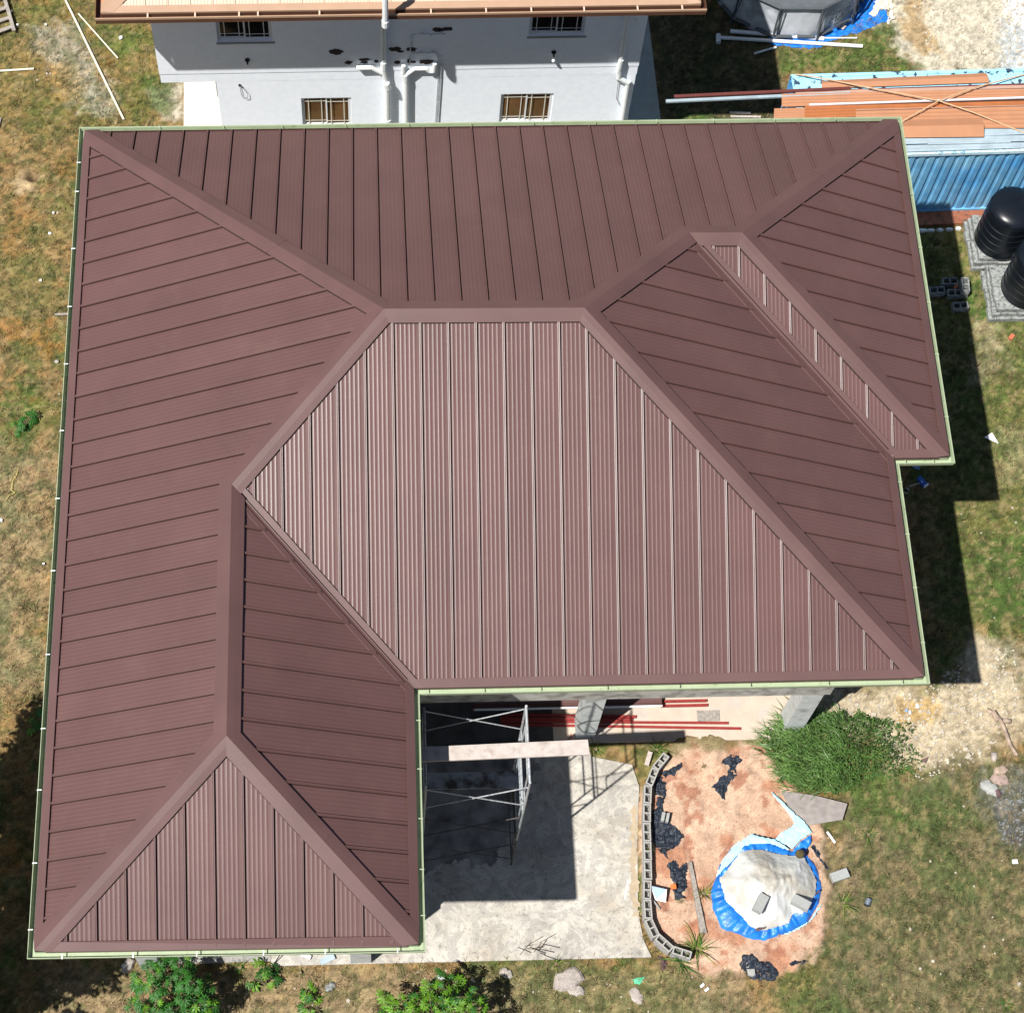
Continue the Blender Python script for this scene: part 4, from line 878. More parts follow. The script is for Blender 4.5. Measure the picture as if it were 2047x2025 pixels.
# dirty edge of sandy soil washed over the slab beside the blocks
def ragged(poly, z, step=.06, amp=.02, rag=.06, seed=1, ff=3., tilt=None, th=None):
    xs = [p[0] for p in poly]; ys = [p[1] for p in poly]
    ax_ = np.arange(min(xs) - .1, max(xs) + .1, step); ay_ = np.arange(min(ys) - .1, max(ys) + .1, step)
    AX, AY = np.meshgrid(ax_, ay_, indexing='ij'); d = pdist(AX, AY, poly) + rag * (vnoise(AX, AY, ff * 2.5, seed, 3) - .5) * 2
    ins = d > 0; base_ = samp(AX.ravel(), AY.ravel(), H).reshape(AX.shape) if z is None else np.full(AX.shape, z)
    Z = base_ + .012 + amp * (np.abs(vnoise(AX, AY, ff, seed + 3, 4, .7) - .5) * 3) * np.clip(d / .05, .2, 1)
    if tilt is not None: Z = Z + tilt(AX, AY)
    idx = -np.ones(AX.shape, int); m = MB(); kk = np.argwhere(ins)
    for c, (i, j) in enumerate(kk): idx[i, j] = c
    P = [(AX[i, j], AY[i, j], Z[i, j]) for i, j in kk]; F = []
    for i in range(AX.shape[0] - 1):
        for j in range(AX.shape[1] - 1):
            q = (idx[i, j], idx[i + 1, j], idx[i + 1, j + 1], idx[i, j + 1])
            if min(q) >= 0: F.append(q)
            else:
                q2 = [t for t in q if t >= 0]
                if len(q2) == 3: F.append(tuple(q2))
    m.add(P, F); return m
SAND = mat('washed_sand', (.36, .29, .205), r=.95, var=.15, vs=8, bump=.4, bs=50)
ragged([(11.28, 1.9), (11.1, 2.0), (11.0, 2.6), (11.08, 3.2), (11.15, 3.9), (11.2, 4.4), (11.35, 4.4), (11.3, 3.3), (11.25, 2.4)], .037, .04, .003, .1, 4).build('washed_sand', SAND, kind='stuff', label='sandy soil washed onto the slab along the curved block kerb', cat='sand')

ragged([(6.2, 2.9), (6.7, 3.0), (7.2, 3.35), (7.6, 3.2), (8.3, 3.3), (8.8, 4.1), (9.2, 4.9), (9.3, 5.75), (6.2, 5.75)], .037, .035, .002, .28, 61, 2.2).build('shade_patch', mat('painted_slab_shade', (.19, .18, .17), r=.85, var=.6, vs=2.5), kind='stuff', label='dark sheet painting deep shade onto the yard slab beneath the scaffold', cat='painted_shade')  # thin dark sheet that paints deep shade onto the slab
# ================================================================ BLOCK KERB
KB = [(12.03, 5.40), (11.76, 5.11), (11.57, 4.71), (11.49, 4.05), (11.45, 3.38), (11.41, 2.72), (11.35, 2.06), (11.33, 1.98), (11.45, 1.58), (11.72, 1.24), (12.36, 1.02)]
kerb = thing('block_kerb', 'low curved row of grey hollow blocks between the yard slab and the clay bed', 'block kerb', (11.5, 3.2, 0))
def hollow(c, ang_, l=.395, wd=.15, z0=0., h=.2, parent=None, mt=BLOCK, side=False, **kw):
    # block with two open cells; real holes
    m = MB(); t = .028; cw = (l - 3 * t) / 2; ys_ = [-wd / 2, -wd / 2 + t, wd / 2 - t, wd / 2]; xs_ = [-l / 2, -l / 2 + t, -l / 2 + t + cw, l / 2 - t - cw, l / 2 - t, l / 2]
    R = Matrix.Rotation(ang_, 3, 'Z') if not side else Matrix.Rotation(ang_, 3, 'Z') @ Matrix.Rotation(math.pi / 2, 3, 'X')
    zz = (0, h)
    def P(x, y, z): 
        q = R @ Vector((x, y, z if not side else z - h / 2)); return (c[0] + q.x, c[1] + q.y, z0 + q.z + (wd / 2 if side else 0))
    for i in range(5):
        for j in range(3):
            if j == 1 and i in (1, 3):
                x0, x1, y0, y1 = xs_[i], xs_[i + 1], ys_[1], ys_[2]
                m.add([P(x0, y0, 0), P(x1, y0, 0), P(x1, y1, 0), P(x0, y1, 0), P(x0, y0, h), P(x1, y0, h), P(x1, y1, h), P(x0, y1, h)], [(0, 1, 5, 4), (1, 2, 6, 5), (2, 3, 7, 6), (3, 0, 4, 7)]); continue
            for z in zz: m.add([P(xs_[i], ys_[j], z), P(xs_[i + 1], ys_[j], z), P(xs_[i + 1], ys_[j + 1], z), P(xs_[i], ys_[j + 1], z)], [(0, 1, 2, 3)])
    m.add([P(-l / 2, -wd / 2, 0), P(l / 2, -wd / 2, 0), P(l / 2, wd / 2, 0), P(-l / 2, wd / 2, 0), P(-l / 2, -wd / 2, h), P(l / 2, -wd / 2, h), P(l / 2, wd / 2, h), P(-l / 2, wd / 2, h)], [(0, 1, 5, 4), (1, 2, 6, 5), (2, 3, 7, 6), (3, 0, 4, 7)])
    return m.build('block', mt, parent, **kw)
cum = [0]
for a, b in zip(KB[:-1], KB[1:]): cum.append(cum[-1] + math.dist(a, b))
def along(s):
    for i in range(len(KB) - 1):
        if s <= cum[i + 1] or i == len(KB) - 2:
            t = (s - cum[i]) / (cum[i + 1] - cum[i]); a, b = KB[i], KB[i + 1]; return (a[0] + (b[0] - a[0]) * t, a[1] + (b[1] - a[1]) * t)
s = .0
while s + .41 < cum[-1] + .05:
    a, b = along(s), along(s + .40); r_ = RNG.uniform(-.03, .03)
    hollow(((a[0] + b[0]) / 2 + RNG.uniform(-.01, .01), (a[1] + b[1]) / 2), math.atan2(b[1] - a[1], b[0] - a[0]) + r_, z0=RNG.uniform(.0, .03) + .18, wd=.165, parent=kerb)
    m = MB(); m.box(((a[0] + b[0]) / 2, (a[1] + b[1]) / 2, .09), (.39, .16, .178), rz=math.atan2(b[1] - a[1], b[0] - a[0])); m.build('block', BLOCK, kerb)
    s += .412

# ================================================================ SCAFFOLD AND PLANKS
scf = thing('scaffold', 'galvanised scaffold tower with cross braces standing on the yard slab', 'scaffold', (7.6, 3.9, .045))
for (x, f) in ((8.57, 'r'), (6.66, 'l')):
    for lift in range(3):
        z0 = .06 + 1.98 * lift; z1 = z0 + 1.96; m = MB()
        for y in (3.17, 4.65): m.tube((x, y, z0), (x, y, z1), .024, 8)
        m.tube((x, 3.17, z1 - .02), (x, 4.65, z1 - .02), .024, 8)
        for y in (3.42, 4.40): m.tube((x, y, z0 + .55), (x, y, z1 - .02), .018, 6)
        m.tube((x, 3.17, z0 + .55), (x, 3.42, z0 + .55), .016, 6); m.tube((x, 4.40, z0 + .55), (x, 4.65, z0 + .55), .016, 6)
        m.tube((x, 3.42, z1 - .45), (x, 4.40, z1 - .45), .018, 6); m.tube((x, 3.17, z0 + .12), (x, 4.65, z0 + .12), .014, 6)
        m.build('end_frame', (GALV if f == 'r' else GALVD) if lift == 2 else (GALVD if lift == 1 else GALV_SHADE), scf)  # lower lifts take darker copies of the steel as painted shade
for lift in range(3):
    z0 = .06 + 1.98 * lift
    for y in (3.15, 4.67):
        for a, b in ((z0 + .55, z0 + 1.72), (z0 + 1.72, z0 + .55)):
            MB().tube((6.68, y, a), (8.55, y, b), .013, 6).build('cross_brace', GALV if lift == 2 else GALV_SHADE, scf)  # lower braces painted dark for shade
def plank(label, pts, th, mt, cat='plank', name='plank'):
    m = MB(); P = [(p[0], p[1], p[2]) for p in pts]; Q = [(p[0], p[1], p[2] - th) for p in pts]; n_ = len(P)
    m.add(P + Q, [tuple(range(n_)), tuple(range(n_, 2 * n_))[::-1]] + [(i, (i + 1) % n_, n_ + (i + 1) % n_, n_ + i) for i in range(n_)]); return m.build(name, mt, label=label, cat=cat)
plank('long pale plank lying across the top of the scaffold', [(6.203,3.862,6.060), (9.676,3.945,6.060), (9.696,3.655,6.060), (6.198,3.585,6.060)], .045, PLANKW)
plank('grey plank in deep shade low down on the scaffold', [(6.590,4.440,2.600), (8.622,4.433,2.600), (8.606,4.078,2.600), (6.583,4.107,2.600)], .045, PLANKG)

# ================================================================ THINGS UNDER AND BEFORE THE HOUSE
sheet('roofing_sheet', [(7.9, 7.5), (12.02, 7.5), (12.02, 6.56), (7.9, 6.56)], .30, BROWN, 'corr', 5, .02, 'brown ribbed sheet on top of the pile lying between the columns')
sheet('roofing_sheet', [(7.85, 7.5), (12.0, 7.5), (12.0, 6.58), (7.85, 6.58)], .20, BROWN, 'corr', 5, .02, 'brown ribbed sheet beneath another in the pile between the columns', th=.09)
bar('edge_strip', (7.9, 6.53), (12.02, 6.53), .035, .03, .31, .31, WHITE, 'thin white strip along the front edge of the brown sheet pile', 'strip')
for a, b, l, hgt in (((12.007,6.711), (13.054,6.712), 'short red steel length behind its twin, right of the brown sheets', .1), ((12.022,6.606), (13.067,6.607), 'short red steel length in front of its twin, right of the brown sheets', .1),
                ((8.475,6.489), (11.462,6.376), 'red steel length close in front of the brown sheet pile', .09), ((8.471,6.398), (11.380,6.309), 'second red steel length in front of the brown sheet pile', .09),
                ((8.469,6.340), (13.498,6.192), 'long red steel length ending beside the small grey tile', .06), ((8.466,6.272), (13.763,6.059), 'longest red steel length, nearest the front edge of the house floor', .06)):
    bar('steel_length', a, b, .055, .06, hgt - .04, hgt - .04, RED, l, 'steel length')
MB().prism([(12.815,6.492), (13.316,6.492), (13.306,6.249), (12.817,6.249)], .052, .075).build('floor_tile', WOOD, label='small square brownish board lying on the cream floor', cat='board')
MB().bx(9.98, 10.0 + .0, 5.9, 5.96, .06, .3).build('orange_stick', BRICKR, label='small orange stake at the foot of the left concrete column', cat='stake')
# wire loop over the column
m = MB(); m.path([(10.06, 5.93, .9), (10.2, 5.90, 1.25), (10.5, 5.9, 1.3), (10.56, 5.92, 1.2)], .008, 4); m.path([(10.06, 5.93, .9), (10.2, 5.9, .55), (10.45, 5.9, .45), (10.53, 5.92, .5)], .008, 4)
m.build('wire_loop', DARK, label='thin dark wire looped round the left concrete column', cat='wire')

# tarpaulin heap
TB = [(12.74,2.47),(12.86,2.71),(13.02,3.08),(13.31,3.42),(13.72,3.66),(14.22,3.54),(14.59,3.30),(14.87,3.31),(15.11,2.94),(15.18,2.48),(15.08,2.15),(14.76,1.74),(14.45,1.58),(14.12,1.47),(13.80,1.39),(13.41,1.45),(12.90,1.66),(12.84,1.86),(12.76,2.15)]
TW = [(12.93,2.69),(13.13,2.89),(13.44,3.26),(13.72,3.31),(13.98,3.28),(14.23,3.20),(14.51,3.15),(14.78,3.14),(14.93,2.86),(15.02,2.60),(14.97,2.28),(14.77,2.07),(14.65,1.88),(14.45,1.91),(14.33,1.69),(13.91,1.59),(13.75,1.56),(13.52,1.64),(13.31,1.90),(13.03,2.22)]
hc = (sum(p[0] for p in TW) / len(TW), sum(p[1] for p in TW) / len(TW))
heap = thing('tarpaulin_heap', 'round heap covered with a blue tarpaulin and a white plastic sheet', 'covered heap', (hc[0], hc[1], .1))
def resamp(poly, n):
    out = []
    for i in range(n):
        a = 2 * math.pi * i / n; best = None
        for (x0, y0), (x1, y1) in zip(poly, poly[1:] + poly[:1]):
            d = (math.cos(a), math.sin(a)); e = (x1 - x0, y1 - y0); den = d[0] * e[1] - d[1] * e[0]
            if abs(den) < 1e-9: continue
            t = ((x0 - hc[0]) * e[1] - (y0 - hc[1]) * e[0]) / den; u = ((x0 - hc[0]) * d[1] - (y0 - hc[1]) * d[0]) / den
            if t > 0 and -1e-6 <= u <= 1 + 1e-6: best = t if best is None else max(best, t)
        out.append(best or .5)
    return out
n_ = 160; rb, rw = resamp(TB, n_), resamp(TW, n_)
fold = [RNG.uniform(-1, 1) for _ in range(n_)]; fold = [(fold[i - 1] + 2 * fold[i] + fold[(i + 1) % n_]) / 4 for i in range(n_)]
def hp(i, r, z): a = 2 * math.pi * i / n_; return (hc[0] + r * math.cos(a), hc[1] + r * math.sin(a), z)
rws = [sum(rw[(k + j) % n_] for j in range(-22, 23)) / 45 for k in range(n_)]
def th_(k, t): return min(1., (rw[k] * t / rws[k]) * (1 - t) + t * t if t < 1 else 1.)
def WN(k, r):
    a = 2 * math.pi * k / n_; x = np.array([r * math.cos(a)]); y = np.array([r * math.sin(a)])
    return float(.34 * (abs(vnoise(x, y, 1.6, 81, 3)[0] - .5)) + .10 * abs(vnoise(x + 3, y * .5, 4., 82, 2)[0] - .5))
def wrink(i, t): return .05 * t * fold[i % n_] + .02 * t * math.sin(i * 1.9 + t * 7)
def dome(x, y):
    d = np.maximum(pdist(x, y, TW), 0); q = np.sin(np.clip(d / .80, 0, 1) * np.pi / 2)
    return .08 + .46 * q ** 1.15 + (.16 * np.abs(vnoise(x, y, 1.7, 81, 4) - .5) + .10 * np.abs(vnoise(x * 1.6, y * .6, 4., 82, 3) - .5)) * (.3 + q)
ragged(TW, .18, .024, .012, .012, 9, 5., tilt=dome).build('white_sheet', SHEETW, heap, smooth=True)
rows = []
for i in range(n_ + 1):
    k = i % n_; r0 = rw[k] * .93; rows.append([hp(k, r0 * .96 + (rb[k] - r0 * .96) * t, .10 * (1 - t) + .10 + .06 * math.sin(t * 3.1) * (1 + fold[k] * 1.4) + (0 if t < 1 else -.05)) for t in (0, .12, .25, .38, .5, .62, .75, .88, 1.)])
MB().grid(rows).build('blue_tarpaulin', TARP, heap, smooth=True)
# pale folded-back underside along the upper left, and the tail
PL = [(12.84,2.65),(12.90,2.81),(13.02,3.07),(13.30,3.40),(13.71,3.64),(14.21,3.52),(14.50,3.31),(14.56,3.23),(14.28,3.33),(14.07,3.42),(13.66,3.39),(13.53,3.35),(13.32,3.12),(12.99,2.81)]
ragged(PL, .26, .03, .045, .015, 12, 4.).build('turned_back_edge', TARPL, heap, smooth=True)
TL = [(14.21,3.52),(14.39,3.68),(14.59,3.78),(14.68,3.85),(14.63,3.98),(14.49,4.21),(14.26,4.50),(14.25,4.59),(14.51,4.33),(14.74,4.06),(14.89,3.93),(15.01,3.76),(15.05,3.64),(14.80,3.50),(14.58,3.29),(14.41,3.41)]
ragged(TL, .20, .03, .06, .012, 14, 4.).build('turned_back_edge', TARPL, heap, smooth=True)
T2 = [(14.58,3.29),(14.76,3.47),(15.04,3.62),(15.02,3.42),(14.91,3.28),(14.85,3.20),(14.59,3.23)]
ragged(T2, .17, .03, .09, .012, 15, 4.).build('blue_tarpaulin', TARP, heap, smooth=True)
T3 = [(14.14,1.48),(14.47,1.62),(14.79,1.78),(15.06,2.11),(15.11,2.11),(15.07,2.05),(14.84,1.76),(14.53,1.58),(14.24,1.48)]
ragged(T3, .17, .03, .04, .01, 16, 4.).build('turned_back_edge', TARPL, heap, smooth=True)
for i, pl in enumerate(([(13.51,1.58),(13.66,1.61),(13.84,1.64),(13.77,1.56),(13.63,1.52)], [(14.87,2.23),(15.03,2.42),(15.04,2.34),(14.92,2.23)])):
    ragged(pl, .40 if i == 0 else .36, .03, .03, .01, 18 + i, 5.).build('mud_spot', CLOTHB, heap)
m = MB(); c = (14.673,3.121,0.550); m.lathe((c[0], c[1], .52), [(.001, .06), (.05, .055), (.09, .02), (.10, -.04)], 14); m.build('rubbish_lump', mat('brown_green_lump', (.07, .055, .02), r=.9, var=.5, vs=30), label='small brown clump of rubbish on the back right of the white sheet', cat='clump')
hollow((13.653,1.993), math.radians(60), .40, .20, .70, .12, mt=BLOCK, side=False, label='grey concrete block lying on the middle of the white sheet', cat='block') if False else None
def solidblock(name, c, rz, rx, ry, d, mt, label, chip=True):
    m = MB(); m.box(c, d, rz=rz, rx=rx, ry=ry)
    return m.build(name, mt, label=label, cat='block')
BLKL = mat('light_grey_block', (.30, .31, .30), r=.9, var=.08, vs=20, bump=.3, bs=120)
solidblock('concrete_block', (13.664,2.015,0.800), math.radians(58), .02, .12, (.40, .20, .15), BLKL, 'grey concrete block lying on the middle of the white sheet')
solidblock('concrete_block', (14.552,2.041,0.630), math.radians(-33), -.1, -.15, (.39, .20, .15), BLKL, 'grey concrete block lying on the right side of the white sheet, near the blue edge')
solidblock('concrete_block', (15.557,2.723,0.120), math.radians(17), 0, .02, (.39, .20, .12), BLKL, 'pale concrete block lying flat on the grass right of the tarpaulin heap')
solidblock('concrete_block', (11.848,4.051,0.280), math.radians(75), .0, .0, (.19, .07, .12), BLKL, 'narrow block offcut standing on the black plastic by the kerb')
solidblock('concrete_block', (11.943,4.027,0.280), math.radians(75), .0, .0, (.19, .06, .12), BLKL, 'block offcut half sunk in the black plastic, right of a narrower one')
# black plastic
for lab, pl in (('crumpled black plastic strip along the upper part of the kerb', [(11.74,5.01),(11.91,5.04),(11.99,4.86),(12.00,4.62),(11.92,4.27),(11.96,4.13),(12.08,3.92),(12.33,3.67),(12.22,3.57),(12.08,3.41),(11.90,3.31),(11.98,3.10),(11.89,3.17),(11.73,3.35),(11.60,3.59),(11.63,4.24),(11.74,4.31),(11.75,4.62),(11.71,4.83)]),
                ('crumpled black plastic lying beside the wooden post on the clay', [(11.89,3.14),(12.09,3.17),(12.14,2.97),(12.33,3.21),(12.33,2.99),(12.26,2.76),(12.33,2.59),(12.17,2.43),(12.25,2.29),(11.99,2.27),(11.94,2.50),(12.00,2.63),(11.91,2.80),(11.88,3.01)]),
                ('black plastic scrap in the middle of the upper clay bed', [(13.23,5.32),(13.45,5.46),(13.65,5.44),(13.74,5.29),(13.55,5.14),(13.58,5.00),(13.34,4.72),(13.25,4.45),(13.15,4.52),(12.97,4.73),(13.19,4.94),(13.33,5.00),(13.39,5.18),(13.25,5.22)]),
                ('black plastic scrap against the upper end of the block kerb', [(12.15,5.21),(12.40,5.31),(12.39,5.17),(12.17,5.00),(11.96,4.97),(11.94,5.11)]),
                ('black plastic scrap lying in front of the heap at the bottom', [(13.33,1.10),(13.50,1.16),(13.65,0.99),(13.91,0.95),(14.06,0.75),(14.00,0.56),(13.55,0.60),(13.30,0.77),(13.25,0.94)]),
                ('thin black plastic edge left of the scrap at the bottom', [(14.24,0.94),(14.71,1.01),(14.74,0.94),(14.36,0.84)]),
                ('black plastic edge right of the tarpaulin heap', [(14.97,3.39),(15.11,3.42),(15.19,3.21),(15.30,3.01),(15.43,2.90),(15.29,2.87),(15.17,3.04),(15.03,3.25)])):
    ragged(pl, None, .03, .055, .05, hash(lab) % 50 if False else len(lab), 6.).build('black_plastic', BLACKP, label=lab, cat='plastic sheet')
m = MB(); c = (13.462,0.835,0.100); m.prism([(c[0] + a_ * .09, c[1] + b_ * .18) for a_, b_ in ((-.9, .6), (-.3, 1), (.3, .95), (.8, .1), (.9, -.8), (.2, -1), (-.7, -.8), (-1, 0))], .10, .155); m.build('tile_piece', CLOTHW, label='pale rounded slab lying on the black plastic at the bottom', cat='slab')
# timbers and boards on the clay bed
plank('weathered wooden post lying on the clay left of the tarpaulin heap', [(12.331,3.093,0.200), (12.405,3.091,0.200), (12.597,1.578,0.200), (12.458,1.561,0.200)], .07, WOOD, 'post', 'wooden_post')
def board(name, label, pts, mt, cat='board'): return plank(label, pts, .02, mt, cat, name)
board('grey_board', 'wide weathered grey board behind the tarpaulin tail', [(14.501,4.618,0.120), (15.229,4.482,0.140), (15.895,4.269,0.200), (15.744,3.918,0.200), (14.943,3.829,0.120), (14.609,4.280,0.120)], mat('grey_brown_board', (.24, .215, .20), r=.85, var=.18, vs=7, bump=.3))
sgn = board('light_sign', 'small pale blue and white board leaning by the block kerb', [(11.471,2.565,0.350), (11.803,2.481,0.350), (11.776,2.231,0.250), (11.559,2.290,0.250)], PAPER)
board('blue_panel', 'blue triangular face on the small board by the kerb', [(11.470,2.567,0.362), (11.791,2.484,0.362), (11.685,2.398,0.315), (11.578,2.296,0.268)], PAPERB) if False else None
WL[sgn.name] = Vector(sgn.location); m = MB(); m.add([(11.474,2.557,0.362), (11.791,2.477,0.362), (11.705,2.395,0.325), (11.567,2.305,0.275)], [(0, 1, 2, 3)]); m.build('printed_face', PAPERB, sgn)
bar('stick', (11.484,2.336), (11.647,2.109), .03, .03, .2, .15, CLOTHW, 'short pale stick leaning below the small pale blue board', 'stick')
MB().box((11.959,2.552,0.260), (.11, .10, .06), rz=.1).build('orange_can', mat('orange_plastic', (.75, .16, .04), r=.4, var=.05), label='small orange piece lying on the black plastic', cat='scrap')
bar('white_stick', (15.412,3.696), (15.558,3.450), .045, .03, .05, .05, WHITE, 'short white stick in the grass right of the tarpaulin tail', 'stick')
bar('white_strip', (10.943,2.377), (11.044,2.779), .022, .01, .05, .05, PVC, 'thin white strip lying on the yard slab left of the kerb', 'strip')
bar('white_scrap', (11.602,5.256), (11.712,5.559), .10, .03, .1, .1, PLANKW, 'pale wood offcut beside the upper end of the block kerb', 'offcut')
# post-and-can by the right of the heap
can = thing('metal_can', 'dark metal can lying in the grass beside a spiky plant', 'can', (16.110,2.127,0.080))
m = MB(); c = (16.108,2.143,0.100); m.tube((c[0] - .03, c[1] - .06, .09), (c[0] + .03, c[1] + .07, .11), .065, 14); m.build('body', mat('dull_tin', (.20, .23, .28), r=.35, metal=.5, var=.3, vs=20), can)
m = MB(); m.tube((c[0] - .033, c[1] - .066, .09), (c[0] - .03, c[1] - .06, .09), .068, 14); m.build('rim', DARK, can)
# ================================================================ LEFT LAWN
def pipe(label, a, b, r, mt=PVC, z=.04, cat='pipe', n=8):
    MB().tube((a[0], a[1], z), (b[0], b[1], z), r, n).build('plastic_pipe', mt, label=label, cat=cat)
POLE = mat('cream_pole', (.66, .62, .48), r=.5, var=.05)
pipe('longest thin white pole on the left lawn, running down towards the brown roof', (-2.043,26.247), (-0.321,22.321), .028, POLE, .05)
pipe('shorter thin white pole on the left lawn, beside the longest one', (-1.616,25.635), (-0.551,24.224), .020, POLE, .04)
pipe('thin white pole reaching in from the left edge of the photo', (-3.971,23.774), (-2.637,23.887), .026, POLE, .04)
bar('white_stick', (-1.707,16.698), (-1.344,16.709), .05, .03, .03, .03, WOOD, 'short pale stick half under the left gutter', 'stick')
bar('white_stick', (-3.396,22.075), (-3.343,22.378), .03, .03, .03, .03, WOOD, 'tiny grey stick at the left edge of the photo', 'stick')
pal = thing('wooden_pallet', 'weathered grey wooden pallet cut off by the top left corner of the photo', 'pallet', (-3.659,25.542,0.000))
PA = (-3.154,25.081,0.120); PB = (-3.486,26.104,0.120)
for a, b, w_ in (((31, 56), (9, -10), .09), ((-40, 78), (-62, 10), .09)):
    pass
def quadbar(a, b, wd, z, mt, nm, th=.025):
    d = Vector((b[0] - a[0], b[1] - a[1])); m = MB(); m.box(((a[0] + b[0]) / 2, (a[1] + b[1]) / 2, z), (d.length, wd, th), rz=math.atan2(d.y, d.x)); m.build(nm, mt, pal)
quadbar((-3.179,24.985), (-3.534,26.168), .09, .16, WOOD, 'edge_rail', .03)
quadbar((-3.929,24.634), (-4.340,25.808), .09, .16, WOOD, 'edge_rail', .03)
for (a, b) in (((-3.206,25.160), (-3.968,24.776)), ((-3.288,25.446), (-4.066,25.092)), ((-3.384,25.766), (-4.189,25.409)), ((-3.509,26.120), (-4.315,25.760))):
    quadbar(a, b, .10, .128, PLANKW if b[0] < -9 else WOOD, 'board', .03)
for t in (0, 1, 2): quadbar((-3.218,25.105), (-3.530,26.195), .09, .055, WOOD, 'bottom_rail', .10) if t == 0 else None
for lab, p, s_ in (('white crumpled scrap beside the pallet foot', (23, 25), .06), ('white scrap just below the pallet', (35, 52), .05), ('white scrap on the lawn between the long pole and the white house', (242, 78), .08), ('pale scrap on the lawn right of the pallet', (92, 52), .05),
                   ('white scrap in the ochre grass, upper one of the trio left of the gutter', (107, 428), .045), ('white scrap in the ochre grass, middle one of the trio left of the gutter', (100, 469), .05), ('white scrap in the ochre grass, lowest of the trio left of the gutter', (69, 573), .045),
                   ('white scrap by the left edge halfway down the photo', (3, 1041), .06), ('stone-coloured scrap beside the left gutter', (115, 725), .08), ('small white scrap near the lower left gutter', (85, 1130), .04)):
    c = W_ = None
    pos = dict([((23, 25), (-3.316,25.705)), ((35, 52), (-3.137,25.274)), ((242, 78), (-0.504,24.873)), ((92, 52), (-2.419,25.278)), ((107, 428), (-1.905,19.561)), ((100, 469), (-1.955,18.971)), ((69, 573), (-2.091,17.643)), ((3, 1041), (-2.595,11.357)), ((115, 725), (-1.577,15.421)), ((85, 1130), (-1.586,10.272))])[p]
    m = MB(); r = random.Random(p[0] * 7 + p[1]); P = [(pos[0] + s_ * r.uniform(.5, 1) * math.cos(t), pos[1] + s_ * r.uniform(.5, 1) * math.sin(t), .04 + r.uniform(0, .03)) for t in [i * 1.05 for i in range(6)]] + [(pos[0], pos[1], .04 + s_ * .7)]
    m.add(P, [(i, (i + 1) % 6, 6) for i in range(6)]); m.build('litter', PAPER if 'stone' not in lab else ROCK, label=lab, cat='litter')
m = MB(); m.path([(-2.303,12.647,0.050), (-2.325,12.470,0.050), (-2.403,12.314,0.060), (-2.421,12.088,0.060), (-2.330,12.028,0.050), (-2.460,11.967,0.050), (-2.516,11.838,0.060)], .008, 4); m.build('yellow_cord', mat('yellow_cord', (.5, .42, .12), r=.6), label='tangled pale yellow cord in the grass left of the gutter', cat='cord')

# ================================================================ RIGHT SIDE
m = MB(); P = [(20.281,13.159,0.060), (20.451,13.236,0.140), (20.581,12.975,0.100), (20.464,13.069,0.050)]; m.add(P, [(0, 1, 2, 3)]); m.add([(p[0], p[1], p[2] - .012) for p in P], [(0, 1, 2, 3)]); m.build('paper_sheet', PAPER, label='folded white paper on the grass at the edge of the shadow on the right', cat='paper')
bt = thing('blue_carton', 'small blue carton lying in the shade below the notch of the roof', 'carton', (18.638,11.997,0.000))
m = MB(); m.box((18.602,11.994,0.090), (.26, .11, .10), rz=math.radians(-58)); m.build('body', BLUEB, bt)
m = MB(); m.box((18.586,11.969,0.142), (.05, .05, .004), rz=math.radians(-58)); m.build('emblem', mat('light_blue_print', (.25, .45, .75), r=.5), bt)
m = MB(); m.box((18.684,11.889,0.090), (.03, .12, .105), rz=math.radians(-58)); m.build('end_flap', PAPER, bt)
ragged([(18.38,12.50),(18.65,12.50),(18.61,12.32),(18.55,12.32),(18.44,12.40)], .02, .025, .05, .02, 5, 6.).build('blue_bag', mat('blue_white_bag', (.20, .30, .55), r=.5, var=.5, vs=25), label='crumpled blue and white bag just below the notch gutter', cat='bag')
for lab, a, b in (('pale stick lying left of the small blue carton', (18.290,11.898), (18.565,11.985)), ('short pale stick between two others below the roof notch', (18.227,11.873), (18.288,11.794)), ('pale stick lying against the right gutter line below the notch', (18.054,11.733), (18.244,11.730))):
    bar('stick', a, b, .03, .02, .03, .03, PLANKW, lab, 'stick')
for lab, c, k in (('red brick fragment on the grass below the nearer tank stand', (21.364,15.891,0.050), 1), ('red brick fragment in the shade on top of the block pile', (20.068,17.134,0.380), .7)):
    MB().box(c, (.16 * k, .10 * k, .07), rz=.9).build('brick_piece', BRICKR, label=lab, cat='brick')
# block pile in the shade; the darker stone colour paints that shade in
for i, (c, rz, lab) in enumerate((((19.66, 17.16, .1), .05, 'grey block at the left end of the shaded block pile'), ((20.02, 17.42, .1), 0, 'grey block at the back of the shaded block pile'), ((20.33, 17.22, .1), 1.57, 'grey block at the right end of the shaded block pile, under the brick bit'),
        ((20.1, 17.08, .1), 0, 'grey block at the front of the shaded block pile'), ((20.18, 16.72, .1), .1, 'grey block lying apart below the shaded block pile'), ((20.32, 17.2, .29), 1.5, 'upper grey block carrying the brick bit in the shade'))):
    hollow(c[:2], rz, .39, .19, c[2] - .1, .19, None, STONE, False, label=lab, cat='block')
for i, px_ in enumerate(((19.553,18.976), (19.783,18.975), (20.015,18.989), (20.259,19.003), (20.494,19.031))):
    m = MB(); r = random.Random(i); L_ = (.16, .12, .09, .11, .08)[i]; P_ = [(px_[0] + L_ * r.uniform(.8, 1.1) * math.cos(t), px_[1] + .05 * r.uniform(.7, 1.2) * math.sin(t)) for t in [k * .785 for k in range(8)]]; m.prism(P_, 0, .06); m.prism([(px_[0] + (p[0] - px_[0]) * .7, px_[1] + (p[1] - px_[1]) * .7) for p in P_], .061, .085)
    m.build('whitewashed_stone', PVC_OLD, label=('%s whitewashed stone of the row at the foot of the container sill' % ('leftmost', 'second', 'middle', 'fourth', 'rightmost')[i]), cat='stone', group='whitewashed stones by the container')
